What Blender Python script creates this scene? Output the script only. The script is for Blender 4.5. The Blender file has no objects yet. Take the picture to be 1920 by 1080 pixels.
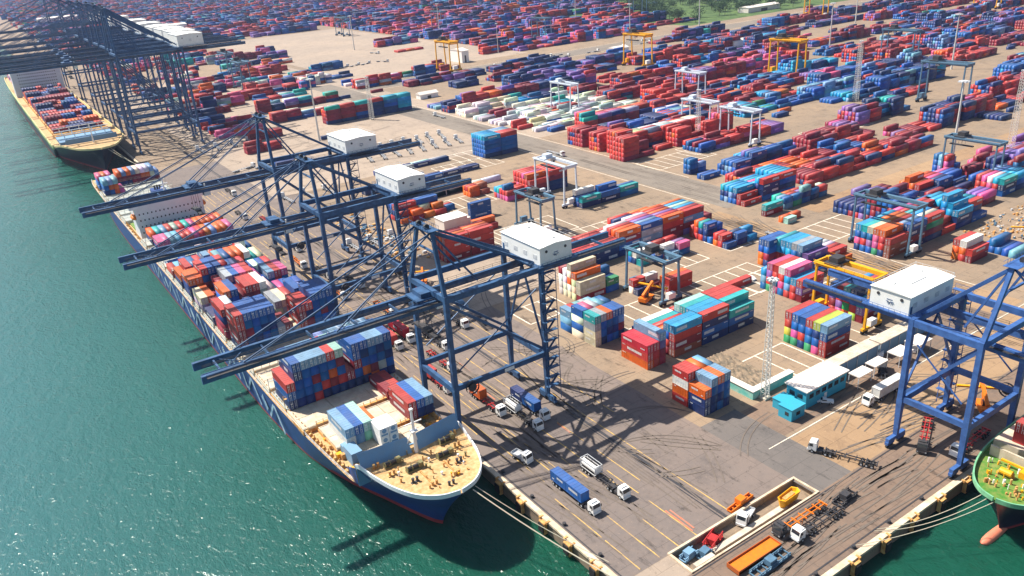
import bpy, bmesh, math, random
import numpy as np
from mathutils import Vector, Matrix
from mathutils.bvhtree import BVHTree
random.seed(7)
R = math.radians
sc = bpy.context.scene
C = sc.collection

# ---------------------------------------------------------------- camera
CAM_H = 127.0
def _cam():
    cx, cy, f = 960., 540., 1500.
    def d(px, py):
        v = np.array([px-cx, py-cy, f]); return v/np.linalg.norm(v)
    M = np.stack([d(3400, -315), d(-117, -58), -d(1216, 4033)], 1)
    U, S, V = np.linalg.svd(M); Rm = U @ V            # camera (x right, y down, z forward) from world
    B = np.diag([1, -1, -1]) @ Rm                     # blender camera axes from world
    cam = bpy.data.cameras.new('camera'); o = bpy.data.objects.new('camera', cam); C.objects.link(o)
    m = Matrix([list(r) for r in B.T]).to_4x4(); m.translation = Vector((0, 0, CAM_H))
    o.matrix_world = m
    cam.sensor_width = 36; cam.lens = f/1920*36; cam.clip_start = 1; cam.clip_end = 20000
    sc.camera = o
    return Rm
RM = _cam()
def pix(x, y, z):
    v = RM @ np.array([x, y, z-CAM_H]); return (960+1500*v[0]/v[2], 540+1500*v[1]/v[2], v[2])

# ---------------------------------------------------------------- sky, sun, exposure
TO_SUN = Vector((-16.5, 29.0, 45.0)).normalized()
w = bpy.data.worlds.new("World"); sc.world = w; w.use_nodes = True
nt = w.node_tree; bg = nt.nodes['Background']
sky = nt.nodes.new('ShaderNodeTexSky'); sky.sky_type = 'NISHITA'; sky.sun_disc = False
sky.sun_elevation = math.asin(TO_SUN.z); sky.sun_rotation = math.atan2(TO_SUN.x, TO_SUN.y)
sky.air_density = 1.2; sky.dust_density = 1.5; sky.ozone_density = 2.0
nt.links.new(sky.outputs[0], bg.inputs[0]); bg.inputs[1].default_value = 0.075
sl = bpy.data.lights.new('sun', 'SUN'); sl.energy = 5.0; sl.angle = R(0.5); sl.color = (1, .93, .82)
so = bpy.data.objects.new('sun', sl); C.objects.link(so); so.rotation_euler = TO_SUN.to_track_quat('Z', 'Y').to_euler()
sc.view_settings.view_transform = 'Standard'; sc.view_settings.look = 'None'
sc.view_settings.exposure = 0.74; sc.view_settings.gamma = 1
sc.cycles.volume_step_rate = 5; sc.cycles.volume_bounces = 0; sc.cycles.max_bounces = 6
sc.cycles.transparent_max_bounces = 4

# ---------------------------------------------------------------- materials
def mat(name, col, rough=.6, metal=0., noise=None, bump=None, spec=.4, topfade=0., rust=0.):
    """noise=(scale, amount, second colour or None); bump=(scale, strength)"""
    m = bpy.data.materials.new(name); m.use_nodes = True
    n = m.node_tree.nodes; l = m.node_tree.links; b = n['Principled BSDF']
    b.inputs['Roughness'].default_value = rough; b.inputs['Metallic'].default_value = metal
    b.inputs['Specular IOR Level'].default_value = spec
    if col == 'OBJ':
        src = n.new('ShaderNodeObjectInfo').outputs['Color']
    elif col == 'ATT':
        a = n.new('ShaderNodeAttribute'); a.attribute_name = 'Col'; src = a.outputs['Color']
    else:
        r = n.new('ShaderNodeRGB'); r.outputs[0].default_value = (*col, 1); src = r.outputs[0]
    geo = n.new('ShaderNodeNewGeometry')
    if noise:
        t = n.new('ShaderNodeTexNoise'); t.inputs['Scale'].default_value = noise[0]; t.inputs['Detail'].default_value = 6
        t.inputs['Roughness'].default_value = .65
        l.new(geo.outputs['Position'], t.inputs['Vector'])
        rp = n.new('ShaderNodeValToRGB'); rp.color_ramp.elements[0].position = .38; rp.color_ramp.elements[1].position = .64
        l.new(t.outputs['Fac'], rp.inputs[0])
        mx = n.new('ShaderNodeMix'); mx.data_type = 'RGBA'
        ml = n.new('ShaderNodeMath'); ml.operation = 'MULTIPLY'; ml.inputs[1].default_value = noise[1]
        l.new(rp.outputs[0], ml.inputs[0]); l.new(ml.outputs[0], mx.inputs['Factor'])
        l.new(src, mx.inputs['A'])
        if noise[2] is None:
            mm = n.new('ShaderNodeMix'); mm.data_type = 'RGBA'; mm.blend_type = 'MULTIPLY'; mm.inputs['Factor'].default_value = 1
            l.new(src, mm.inputs['A']); mm.inputs['B'].default_value = (.45, .42, .4, 1)
            l.new(mm.outputs['Result'], mx.inputs['B'])
        else:
            mx.inputs['B'].default_value = (*noise[2], 1)
        src = mx.outputs['Result']
    if topfade:                                             # sunlit paleness painted into upward faces, over dusty, faded roofs
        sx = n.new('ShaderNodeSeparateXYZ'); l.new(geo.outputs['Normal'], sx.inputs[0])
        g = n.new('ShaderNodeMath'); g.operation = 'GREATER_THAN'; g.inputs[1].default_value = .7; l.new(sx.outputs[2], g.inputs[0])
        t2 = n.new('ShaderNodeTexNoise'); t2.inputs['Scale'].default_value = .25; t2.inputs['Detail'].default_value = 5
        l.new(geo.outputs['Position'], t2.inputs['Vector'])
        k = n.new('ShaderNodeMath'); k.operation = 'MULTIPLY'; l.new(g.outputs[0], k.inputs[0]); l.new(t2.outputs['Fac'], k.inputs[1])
        k2 = n.new('ShaderNodeMath'); k2.operation = 'MULTIPLY'; l.new(k.outputs[0], k2.inputs[0]); k2.inputs[1].default_value = topfade*2
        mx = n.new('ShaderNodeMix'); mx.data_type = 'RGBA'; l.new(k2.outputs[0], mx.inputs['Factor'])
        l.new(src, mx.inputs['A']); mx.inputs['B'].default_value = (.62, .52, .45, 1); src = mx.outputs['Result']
    if rust:                                             # rust blooms and streaks running down
        mp = n.new('ShaderNodeMapping'); mp.inputs['Scale'].default_value = (1, 1, .35); l.new(geo.outputs['Position'], mp.inputs[0])
        t3 = n.new('ShaderNodeTexNoise'); t3.inputs['Scale'].default_value = 1.1; t3.inputs['Detail'].default_value = 7; t3.inputs['Roughness'].default_value = .75
        l.new(mp.outputs[0], t3.inputs['Vector'])
        r3 = n.new('ShaderNodeMapRange'); r3.inputs[1].default_value = .58; r3.inputs[2].default_value = .72; r3.inputs[4].default_value = rust; l.new(t3.outputs['Fac'], r3.inputs[0])
        mx = n.new('ShaderNodeMix'); mx.data_type = 'RGBA'; l.new(r3.outputs[0], mx.inputs['Factor']); l.new(src, mx.inputs['A']); mx.inputs['B'].default_value = (.16, .07, .035, 1); src = mx.outputs['Result']
    l.new(src, b.inputs['Base Color'])
    if bump:
        tb = n.new('ShaderNodeTexNoise'); tb.inputs['Scale'].default_value = bump[0]; tb.inputs['Detail'].default_value = 4
        l.new(geo.outputs['Position'], tb.inputs['Vector'])
        bu = n.new('ShaderNodeBump'); bu.inputs['Strength'].default_value = bump[1]; bu.inputs['Distance'].default_value = .1
        l.new(tb.outputs['Fac'], bu.inputs['Height']); l.new(bu.outputs[0], b.inputs['Normal'])
    return m

M = {}
M['white'] = mat('white_paint', (.86, .86, .83), .45, noise=(.6, .25, (.6, .58, .52)))
M['crane'] = mat('crane_blue_paint', (.042, .115, .25), .5, noise=(.45, .8, (.02, .05, .11)))
M['crane2'] = mat('crane_bright_blue_paint', (.055, .145, .40), .5, noise=(.45, .8, (.03, .075, .22)))
M['dark'] = mat('dark_steel', (.03, .035, .045), .6, noise=(2, .6, (.09, .07, .06)))
M['rubber'] = mat('black_rubber', (.015, .015, .017), .8)
M['glass'] = mat('dark_glass', (.02, .03, .04), .1, spec=.8)
M['steel'] = mat('galvanised_steel', (.62, .64, .66), .45, noise=(1, .4, None))
M['yellow'] = mat('yellow_paint', (.85, .42, .01), .5, noise=(1, .4, (.5, .2, .01)))
M['orange'] = mat('orange_paint', (.80, .20, .01), .5, noise=(1, .4, (.6, .12, .02)))
M['rtgblue'] = mat('gantry_blue_paint', (.10, .20, .30), .5, noise=(1, .4, None))
M['rtgwhite'] = mat('gantry_pale_paint', (.62, .70, .80), .5, noise=(1, .3, None))
M['hull'] = mat('blue_hull_paint', (.02, .075, .27), .5, noise=(.25, .5, (.03, .05, .14)), rust=.5)
M['hullnavy'] = mat('navy_hull_paint', (.012, .016, .04), .4, noise=(.25, .5, (.03, .03, .05)))
M['boot'] = mat('red_antifouling', (.38, .05, .05), .6, noise=(.4, .5, (.2, .05, .05)))
M['deckbuff'] = mat('buff_deck_paint', (.56, .40, .20), .7, noise=(.9, .8, (.42, .20, .06)), bump=(2, .4))
M['hatch'] = mat('cream_hatch_paint', (.62, .55, .43), .6, noise=(.3, .7, (.42, .32, .22)))
M['hatchgrey'] = mat('grey_hatch_paint', (.34, .38, .36), .6, noise=(.3, .6, (.5, .46, .38)))
M['slate'] = mat('slate_blue_paint', (.17, .33, .50), .55, noise=(.5, .5, (.2, .3, .4)))
M['shipwhite'] = mat('ship_white_paint', (.78, .80, .82), .5, noise=(.3, .4, (.6, .64, .68)))
M['rust'] = mat('rusty_orange_steel', (.50, .22, .06), .8, noise=(.8, .7, (.7, .5, .2)))
M['green'] = mat('green_deck_paint', (.045, .20, .02), .75, noise=(.6, .95, (.22, .25, .06)), rust=.6)
M['greenhull'] = mat('green_trim_paint', (.20, .50, .28), .5, noise=(.5, .5, None))
M['box'] = mat('container_paint', 'OBJ', .5, noise=(.35, .40, None), topfade=.07, bump=(3, .3), rust=.7)
M['mass'] = mat('container_paint_mass', 'ATT', .5, noise=(.2, .45, None), topfade=.07)
M['doorbar'] = mat('container_door_paint', 'OBJ', .55, noise=(1.2, .6, None))
M['mark'] = mat('container_lettering_white', (.75, .77, .78), .5, noise=(1.5, .6, (.4, .42, .45)))
M['cabinwhite'] = mat('truck_cab_white', (.82, .82, .80), .3)
M['blueb'] = mat('cyan_wall_paint', (.03, .36, .52), .6, noise=(.4, .4, (.06, .28, .4)))
M['roofcream'] = mat('pale_roof_sheet', (.76, .70, .64), .6, noise=(.3, .5, (.66, .56, .5)))
M['tealwall'] = mat('teal_green_wall', (.12, .50, .44), .7, noise=(.5, .7, (.5, .62, .52)))
M['concrete'] = mat('pale_concrete', (.60, .53, .44), .9, noise=(.5, .7, (.42, .34, .26)), bump=(2, .3))
M['coping'] = mat('cream_coping_concrete', (.72, .60, .44), .9, noise=(.4, .8, (.45, .33, .22)), bump=(2, .4))
M['rope'] = mat('mooring_rope', (.55, .50, .38), .9)
M['bark'] = mat('bark', (.10, .07, .05), .9)
M['leaf'] = mat('foliage', (.045, .10, .03), .8, noise=(.8, .8, (.02, .05, .02)))
M['mast'] = mat('mast_paint', (.66, .66, .62), .6, noise=(1, .4, (.5, .46, .4)))
M['redpaint'] = mat('red_machine_paint', (.5, .03, .03), .5, noise=(1, .5, None))

# ---------------------------------------------------------------- mesh builder
class MB:
    def __init__(s): s.v = []; s.f = []; s.mi = []
    def add(s, vs, fs, mi=0):
        o = len(s.v); s.v += [tuple(p) for p in vs]
        s.f += [tuple(i+o for i in f) for f in fs]; s.mi += [mi]*len(fs); return s
    def box(s, x0, y0, z0, x1, y1, z1, mi=0):
        vs = [(x0,y0,z0),(x1,y0,z0),(x1,y1,z0),(x0,y1,z0),(x0,y0,z1),(x1,y0,z1),(x1,y1,z1),(x0,y1,z1)]
        return s.add(vs, [(3,2,1,0),(4,5,6,7),(0,1,5,4),(1,2,6,5),(2,3,7,6),(3,0,4,7)], mi)
    def beam(s, a, b, w=.5, h=None, mi=0, w2=None, h2=None):
        a = Vector(a); b = Vector(b); h = h or w; w2 = w2 or w; h2 = h2 or h
        d = (b-a).normalized(); up = Vector((0,0,1)) if abs(d.z) < .9 else Vector((1,0,0))
        sx = d.cross(up).normalized(); sz = sx.cross(d).normalized()
        vs = []
        for p, ww, hh in ((a, w, h), (b, w2, h2)):
            for i, j in ((-1,-1),(1,-1),(1,1),(-1,1)): vs.append(p+sx*ww/2*i+sz*hh/2*j)
        return s.add(vs, [(0,1,2,3),(7,6,5,4),(0,4,5,1),(1,5,6,2),(2,6,7,3),(3,7,4,0)], mi)
    def cyl(s, a, b, r, r2=None, n=10, mi=0, cap=True):
        a = Vector(a); b = Vector(b); r2 = r if r2 is None else r2
        d = (b-a).normalized(); up = Vector((0,0,1)) if abs(d.z) < .9 else Vector((1,0,0))
        sx = d.cross(up).normalized(); sz = sx.cross(d)
        vs = []
        for p, rr in ((a, r), (b, r2)):
            for k in range(n):
                t = 2*math.pi*k/n; vs.append(p+sx*rr*math.cos(t)+sz*rr*math.sin(t))
        fs = [(k, k+n, (k+1) % n+n, (k+1) % n) for k in range(n)]
        if cap: fs += [tuple(range(n)), tuple(range(2*n-1, n-1, -1))]
        return s.add(vs, fs, mi)
    def prism(s, pts, z0, z1, mi=0):
        n = len(pts); vs = [(x, y, z0) for x, y in pts]+[(x, y, z1) for x, y in pts]
        return s.add(vs, [tuple(range(n-1,-1,-1)), tuple(range(n, 2*n))]+[(i,(i+1)%n,(i+1)%n+n,i+n) for i in range(n)], mi)
    def mesh(s, name, mats):
        me = bpy.data.meshes.new(name); me.from_pydata(s.v, [], s.f)
        for m in (mats if isinstance(mats, (list, tuple)) else [mats]): me.materials.append(m)
        if any(s.mi): me.polygons.foreach_set('material_index', s.mi)
        me.update(); return me
    def build(s, name, mats, parent=None):
        o = bpy.data.objects.new(name, s.mesh(name, mats)); C.objects.link(o)
        if parent is not None: o.parent = parent
        return o
def tag(o, label=None, cat=None, group=None, kind=None):
    if label: o['label'] = label
    if cat: o['category'] = cat
    if group: o['group'] = group
    if kind: o['kind'] = kind
    return o
def thing(name, label, cat, loc=(0,0,0), rz=0., group=None):
    o = bpy.data.objects.new(name, None); C.objects.link(o); o.location = loc; o.rotation_euler = (0,0,rz)
    o.empty_display_size = 1
    return tag(o, label, cat, group)
def copy_tree(o, parent=None):
    c = o.copy(); C.objects.link(c)
    if parent is not None: c.parent = parent
    for ch in [q for q in C.objects if q.parent == o]: copy_tree(ch, c)
    return c
KIDS = {}
def dup(root, loc, rz, label, group=None):
    ks = KIDS.get(root.name)
    if ks is None:
        def walk(o): return [(c, walk(c)) for c in list(C.objects) if c.parent == o]
        ks = walk(root); KIDS[root.name] = ks
    r = root.copy(); C.objects.link(r); r.location = loc; r.rotation_euler = (0,0,rz); r['label'] = label
    if group: r['group'] = group
    def put(ks, p):
        for c, sub in ks:
            d = c.copy(); C.objects.link(d); d.parent = p; put(sub, d)
    put(ks, r); return r
def struct(name, mb, m):
    o = mb.build(name, m); return tag(o, kind='structure')
# ---------------------------------------------------------------- ground, water, roads
QX, QY = 85.3, 73.6        # the two quay edges meet at (QX, QY)
def ground_mat(name, base, tan, dark, s=1.0):
    m = bpy.data.materials.new(name); m.use_nodes = True
    n = m.node_tree.nodes; l = m.node_tree.links; b = n['Principled BSDF']
    b.inputs['Roughness'].default_value = .85; b.inputs['Specular IOR Level'].default_value = .25
    geo = n.new('ShaderNodeNewGeometry')
    def nz(scale, lo, hi, det=6, vec=None):
        t = n.new('ShaderNodeTexNoise'); t.inputs['Scale'].default_value = scale; t.inputs['Detail'].default_value = det
        t.inputs['Roughness'].default_value = .68; l.new(vec or geo.outputs['Position'], t.inputs['Vector'])
        r = n.new('ShaderNodeMapRange'); r.inputs[1].default_value = lo; r.inputs[2].default_value = hi
        l.new(t.outputs['Fac'], r.inputs[0]); return r.outputs[0]
    def mix(a, bcol, fac):
        x = n.new('ShaderNodeMix'); x.data_type = 'RGBA'; l.new(fac, x.inputs['Factor'])
        if isinstance(a, tuple): x.inputs['A'].default_value = (*a, 1)
        else: l.new(a, x.inputs['A'])
        x.inputs['B'].default_value = (*bcol, 1); return x.outputs['Result']
    mp = n.new('ShaderNodeMapping'); mp.inputs['Scale'].default_value = (1, .35, 1); l.new(geo.outputs['Position'], mp.inputs[0])
    c = mix(base, tan, nz(.012*s, .42, .6))
    c = mix(c, dark, nz(.09*s, .5, .75))
    c = mix(c, tuple(.5*(a+t) for a, t in zip(base, tan)), nz(.5*s, .35, .7))
    c = mix(c, tuple(.5*d for d in dark), nz(.35, .58, .76, 5, mp.outputs[0]))
    c = mix(c, tuple(.45*d for d in dark), nz(.8, .62, .74, 3))
    c = mix(c, tuple(min(1, 1.25*t) for t in tan), nz(1.6, .58, .75))
    # expansion joints of the slabs
    br = n.new('ShaderNodeTexBrick'); br.inputs['Scale'].default_value = 1; br.offset = .5
    br.inputs['Brick Width'].default_value = 9; br.inputs['Row Height'].default_value = 6; br.inputs['Mortar Size'].default_value = .07
    l.new(geo.outputs['Position'], br.inputs['Vector'])
    k = n.new('ShaderNodeMath'); k.operation = 'MULTIPLY'; k.inputs[1].default_value = .45; l.new(br.outputs['Fac'], k.inputs[0])
    c = mix(c, tuple(.6*d for d in dark), k.outputs[0])
    l.new(c, b.inputs['Base Color'])
    return m
M['yard'] = ground_mat('yard_pavement_concrete', (.225, .175, .13), (.33, .235, .155), (.115, .09, .07))
M['apron'] = ground_mat('apron_asphalt', (.165, .140, .130), (.235, .180, .150), (.09, .078, .075))
M['apron2'] = ground_mat('apron_worn_asphalt', (.165, .125, .10), (.25, .165, .115), (.085, .065, .058))
M['asph'] = ground_mat('dark_asphalt', (.125, .115, .11), (.18, .155, .14), (.08, .075, .075))
M['tan'] = ground_mat('tan_concrete', (.28, .18, .105), (.38, .255, .15), (.16, .105, .07))
M['pale'] = ground_mat('pale_concrete_yard', (.31, .25, .20), (.40, .31, .235), (.19, .15, .12))
M['roadm'] = ground_mat('road_asphalt', (.19, .165, .14), (.25, .21, .17), (.13, .11, .095))
M['rubble'] = mat('rubble', (.30, .22, .15), .95, noise=(.6, .9, (.10, .09, .07)), bump=(1.2, 1))
M['grass'] = mat('grass', (.10, .16, .04), .95, noise=(.06, .9, (.03, .07, .02)))

PIT = (99.8, 92.2, 141.5, 98.6)
mb = MB()
x0, y0, x1, y1 = PIT
def sheet(mb, xs, ys, z, skip=None):
    for i in range(len(xs)-1):
        for j in range(len(ys)-1):
            if skip and skip(xs[i], ys[j], xs[i+1], ys[j+1]): continue
            mb.add([(xs[i],ys[j],z),(xs[i+1],ys[j],z),(xs[i+1],ys[j+1],z),(xs[i],ys[j+1],z)], [(0,1,2,3)])
FAR = 12000
sheet(mb, [QX, x0, x1, FAR], [QY, y0, y1, FAR], 0, lambda a,b,c,d: a==x0 and b==y0)
mb.add([(QX,QY,0),(QX,FAR,0),(QX,FAR,-9),(QX,QY,-9)], [(0,3,2,1)])
mb.add([(QX,QY,0),(FAR,QY,0),(FAR,QY,-9),(QX,QY,-9)], [(0,3,2,1)])
mb.add([(x0,y0,0),(x1,y0,0),(x1,y1,0),(x0,y1,0),(x0,y0,-1.6),(x1,y0,-1.6),(x1,y1,-1.6),(x0,y1,-1.6)],
       [(0,1,5,4),(1,2,6,5),(2,3,7,6),(3,0,4,7),(4,5,6,7)])
struct('ground', mb, M['yard'])

# apron, roads and paler paving, each sheet 4 mm above the last
def rect(name, x0, y0, x1, y1, z, m):
    mb = MB(); mb.add([(x0,y0,z),(x1,y0,z),(x1,y1,z),(x0,y1,z)], [(0,1,2,3)]); return struct(name, mb, m)
rect('apron', QX+1.2, 98.9, 141, 560, 0.0040, M['apron'])
mb = MB(); sheet(mb, [141.01, 154.9], [91.85, 129], .001); struct('apron', mb, M['asph'])
rect('apron', QX+1.2, QY+1.2, 420, 91.8, 0.0065, M['apron2'])
rect('apron', 155, 91.9, 420, 110, 0.0090, M['tan'])
rect('quay_corner_paving', QX+1.2, 91.9, 99.4, 98.8, 0.0115, M['pale'])
rect('pavement', 128, 235, 182, 300, 0.0140, M['pale'])
rect('pavement', 128, 440, 430, 600, 0.0165, M['pale'])
rect('pavement', 340, 800, 560, 1380, 0.0190, M['pale'])
rect('pavement', 128, 600, 330, 1000, 0.0215, M['pale'])
rect('road', 264, 112, 281, 250, 0.0240, M['tan'])
rect('road', 287, 250, 311, 800, 0.0265, M['roadm'])
rect('road', 311, 728, 3200, 762, 0.0290, M['roadm'])
rect('road', 311, 216, 1100, 228, 0.0315, M['tan'])
rect('road', 155, 112, 264, 127, 0.0340, M['apron2'])
rect('verge', 830, 800, 3200, 1800, 0.0365, M['grass'])
# rubble court behind the low teal wall
mb = MB(); 
random.seed(3)
NX, NY = 26, 22
vs = []
for i in range(NX+1):
    for j in range(NY+1):
        e = 0 if i in (0, NX) or j in (0, NY) else 1
        vs.append((164.6+i*(13.0)/NX, 131+j*(24.)/NY, .01+e*random.uniform(0,.75)))
mb.add(vs, [(i*(NY+1)+j,(i+1)*(NY+1)+j,(i+1)*(NY+1)+j+1,i*(NY+1)+j+1) for i in range(NX) for j in range(NY)])
o = mb.build('rubble', M['rubble']); tag(o, 'brown broken rubble spread behind the low teal green wall', 'rubble', kind='stuff')

# painted markings
mb = MB(); my = MB(); mr = MB()
def line(mb, x0, y0, x1, y1, w=.3, z=.060):
    d = Vector((x1-x0, y1-y0, 0)).normalized(); p = Vector((-d.y, d.x, 0))*w/2
    mb.add([(x0+p.x,y0+p.y,z),(x0-p.x,y0-p.y,z),(x1-p.x,y1-p.y,z),(x1+p.x,y1+p.y,z)], [(0,1,2,3)])
for x in (91.5, 93.4, 97.3, 99.2, 103, 106.8, 108.7, 112.4):
    y = 99.5
    while y < 480:
        L = random.uniform(6, 22); 
        if random.random() < .8: line(my, x, y, x, min(y+L, 480), .28)
        y += L+random.uniform(1, 6)
for x in (120.6,): line(my, x, 99.5, x, 480, .3)
line(my, 128, 150, 128, 420, .25)
for (x, y, L) in ((109, 101, 9), (110, 101.5, 8), (104, 176, 8), (105.5, 178, 9), (112, 150, 6), (108.6, 196, 9)): line(mr, x, y, x+.2, y+L, .5)
def comb(x0, y0, nb, depth=16, pitch=6.6, w=.5, long=True):
    """white slot lines of an empty container block: cross lines along Y, end lines along X"""
    for k in range(nb+1): line(mb, x0+k*pitch, y0, x0+k*pitch, y0+depth, w, .064)
    if long: line(mb, x0, y0, x0+nb*pitch, y0, w, .068); line(mb, x0, y0+depth, x0+nb*pitch, y0+depth, w, .068)
for a in ((176.5, 129.8, 3), (201.5, 176.5, 6, 22), (166, 186, 3, 15), (214, 212, 3, 16), (246, 211.5, 2, 15), (283, 190, 6, 18), (285, 166, 1, 14),
          (312, 322, 7, 20), (243, 425, 4, 22), (180, 280, 6, 24), (163.5, 286, 3, 20), (240, 150, 3, 16), (222, 176, 3, 14),
          (143, 212, 3, 14), (350, 330, 4, 18), (428, 300, 8, 18), (205, 262, 8, 16), (190, 345, 5, 18), (222, 405, 6, 22), (330, 196, 8, 9), (214, 129.5, 2, 14)): comb(*a)
line(mb, 262.6, 128, 262.6, 250, .4); line(mb, 282.4, 128, 282.4, 200, .4); line(mb, 285.5, 260, 285.5, 430, .4); line(mb, 312.5, 300, 312.5, 760, .4)
line(mb, 320, 765.5, 1500, 765.5, .6); line(mb, 320, 724, 1500, 724, .6); line(mb, 147, 110.6, 400, 110.6, .3)
struct('slot_markings', mb, mat('worn_white_line_paint', (.85, .78, .66), .8, noise=(.7, .8, (.55, .42, .30))))
struct('lane_markings', my, mat('worn_yellow_line_paint', (.66, .42, .10), .8, noise=(.6, .9, (.28, .2, .15))))
struct('lane_markings', mr, mat('worn_red_line_paint', (.55, .16, .08), .8, noise=(.6, .9, (.3, .2, .16))))
# dark tyre tracks worn into the paving
tm = MB(); q = random.Random(61)
def track(x, y, a, L, bend, w_=.32):
    for s in (-1, 1):
        px_, py_, aa = x-math.sin(a)*s*.95, y+math.cos(a)*s*.95, a
        n_ = max(4, int(L/3)); prev = None
        for k in range(n_+1):
            nx_, ny_ = -math.sin(aa)*w_/2, math.cos(aa)*w_/2; cur = ((px_+nx_, py_+ny_, .080), (px_-nx_, py_-ny_, .080))
            if prev: tm.add([prev[0], prev[1], cur[1], cur[0]], [(0,1,2,3)])
            prev = cur; aa += bend/n_; px_ += math.cos(aa)*L/n_; py_ += math.sin(aa)*L/n_
for k in range(110): track(q.uniform(89, 122), q.uniform(105, 400), R(90)+q.gauss(0, .05), q.uniform(12, 55), q.gauss(0, .12))
for k in range(26): track(q.uniform(95, 180), q.uniform(78, 90), q.gauss(0, .06), q.uniform(10, 30), q.gauss(0, .1))
for k in range(30): track(q.uniform(122, 140), q.uniform(104, 200), q.uniform(0, 3.1), q.uniform(10, 28), q.gauss(0, 1.0))
for k in range(30): track(q.uniform(157, 230), q.uniform(94, 122), q.gauss(0, .15), q.uniform(12, 34), q.gauss(0, .3))
for k in range(60): track(q.uniform(266, 279), q.uniform(125, 240), R(90)+q.gauss(0, .06), q.uniform(12, 40), q.gauss(0, .3))
for k in range(60): track(q.uniform(289, 308), q.uniform(255, 700), R(90)+q.gauss(0, .05), q.uniform(15, 60), q.gauss(0, .15))
for k in range(80): track(q.uniform(128, 262), q.uniform(208, 600), q.choice((0, R(90)))+q.gauss(0, .2), q.uniform(12, 40), q.gauss(0, .5))
struct('tyre_marks', tm, mat('rubber_darkened_paving', (.135, .108, .092), .85, noise=(.35, .95, (.185, .15, .12))))
# crane rails set in dark slots
mb = MB()
for x, w_ in ((87.0, .35), (117.5, .35), (118.6, .9)): line(mb, x, 99.5 if x > 90 else 75, x, 1500, w_, .072)
for y in (76.2, 92.0-.9): line(mb, 147 if y > 80 else 87, y, 420, y, .35, .072)
line(mb, 141.5, 91.1, 147, 91.1, .35, .072); line(mb, 96, 91.1, 141.5, 91.1, .3, .072)
struct('crane_rails', mb, M['dark'])

# quay copings and walls
mb = MB()
mb.box(QX-.35, QY-.35, -.45, QX+1.1, 1500, .14); 
o = mb.build('quay_coping', M['coping']); tag(o, 'cream concrete coping with rubbing timbers along the long quay edge', 'quay edge')
mb = MB(); mb.box(QX+1.1, QY-.35, -.45, 500, QY+1.1, .14)
o = mb.build('quay_coping', M['coping']); tag(o, 'cream concrete coping along the shorter quay by the green ship', 'quay edge')
fm = MB(); fm.box(-.9, -1.1, -3.4, 0, 1.1, -.3); fm.box(-1.25, -.9, -3.0, -.9, .9, -.6, 1); fm.box(-.5, -1.6, -.3, .6, -1.1, .3); fm.box(-.5, 1.1, -.3, .6, 1.6, .3)
fmesh = fm.mesh('fender', [M['rust'], M['rubber']])
k = 0
for y in np.arange(78, 150, 9.5):
    o = bpy.data.objects.new('fender', fmesh); C.objects.link(o); o.location = (QX-.36, y, 0)
    tag(o, 'rusty rubber-faced fender on the long quay wall below the bow rope', 'fender', 'fenders along the long quay')
for x in np.arange(96, 180, 11.):
    o = bpy.data.objects.new('fender', fmesh); C.objects.link(o); o.location = (x, QY-.36, 0); o.rotation_euler = (0,0,R(90))
    tag(o, 'rusty rubber-faced fender on the shorter quay wall by the green ship', 'fender', 'fenders along the short quay')
bm_ = MB(); bm_.cyl((0,0,.0),(0,0,.5),.32,.24,12); bm_.cyl((0,0,.5),(0,0,.72),.5,.42,12); bm_.box(-.5,-.5,-.02,.5,.5,.06)
bmesh_ = bm_.mesh('bollard', M['dark'])
for y in list(np.arange(82, 150, 13.)):
    o = bpy.data.objects.new('bollard', bmesh_); C.objects.link(o); o.location = (QX+2.2, y, 0.02)
    tag(o, 'dark iron mooring bollard on the edge of the long quay', 'bollard', 'bollards on the long quay')
for x in list(np.arange(93, 175, 13.)):
    o = bpy.data.objects.new('bollard', bmesh_); C.objects.link(o); o.location = (x, QY+2.0, 0.02)
    tag(o, 'dark iron mooring bollard on the edge of the short quay', 'bollard', 'bollards on the short quay')

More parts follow.
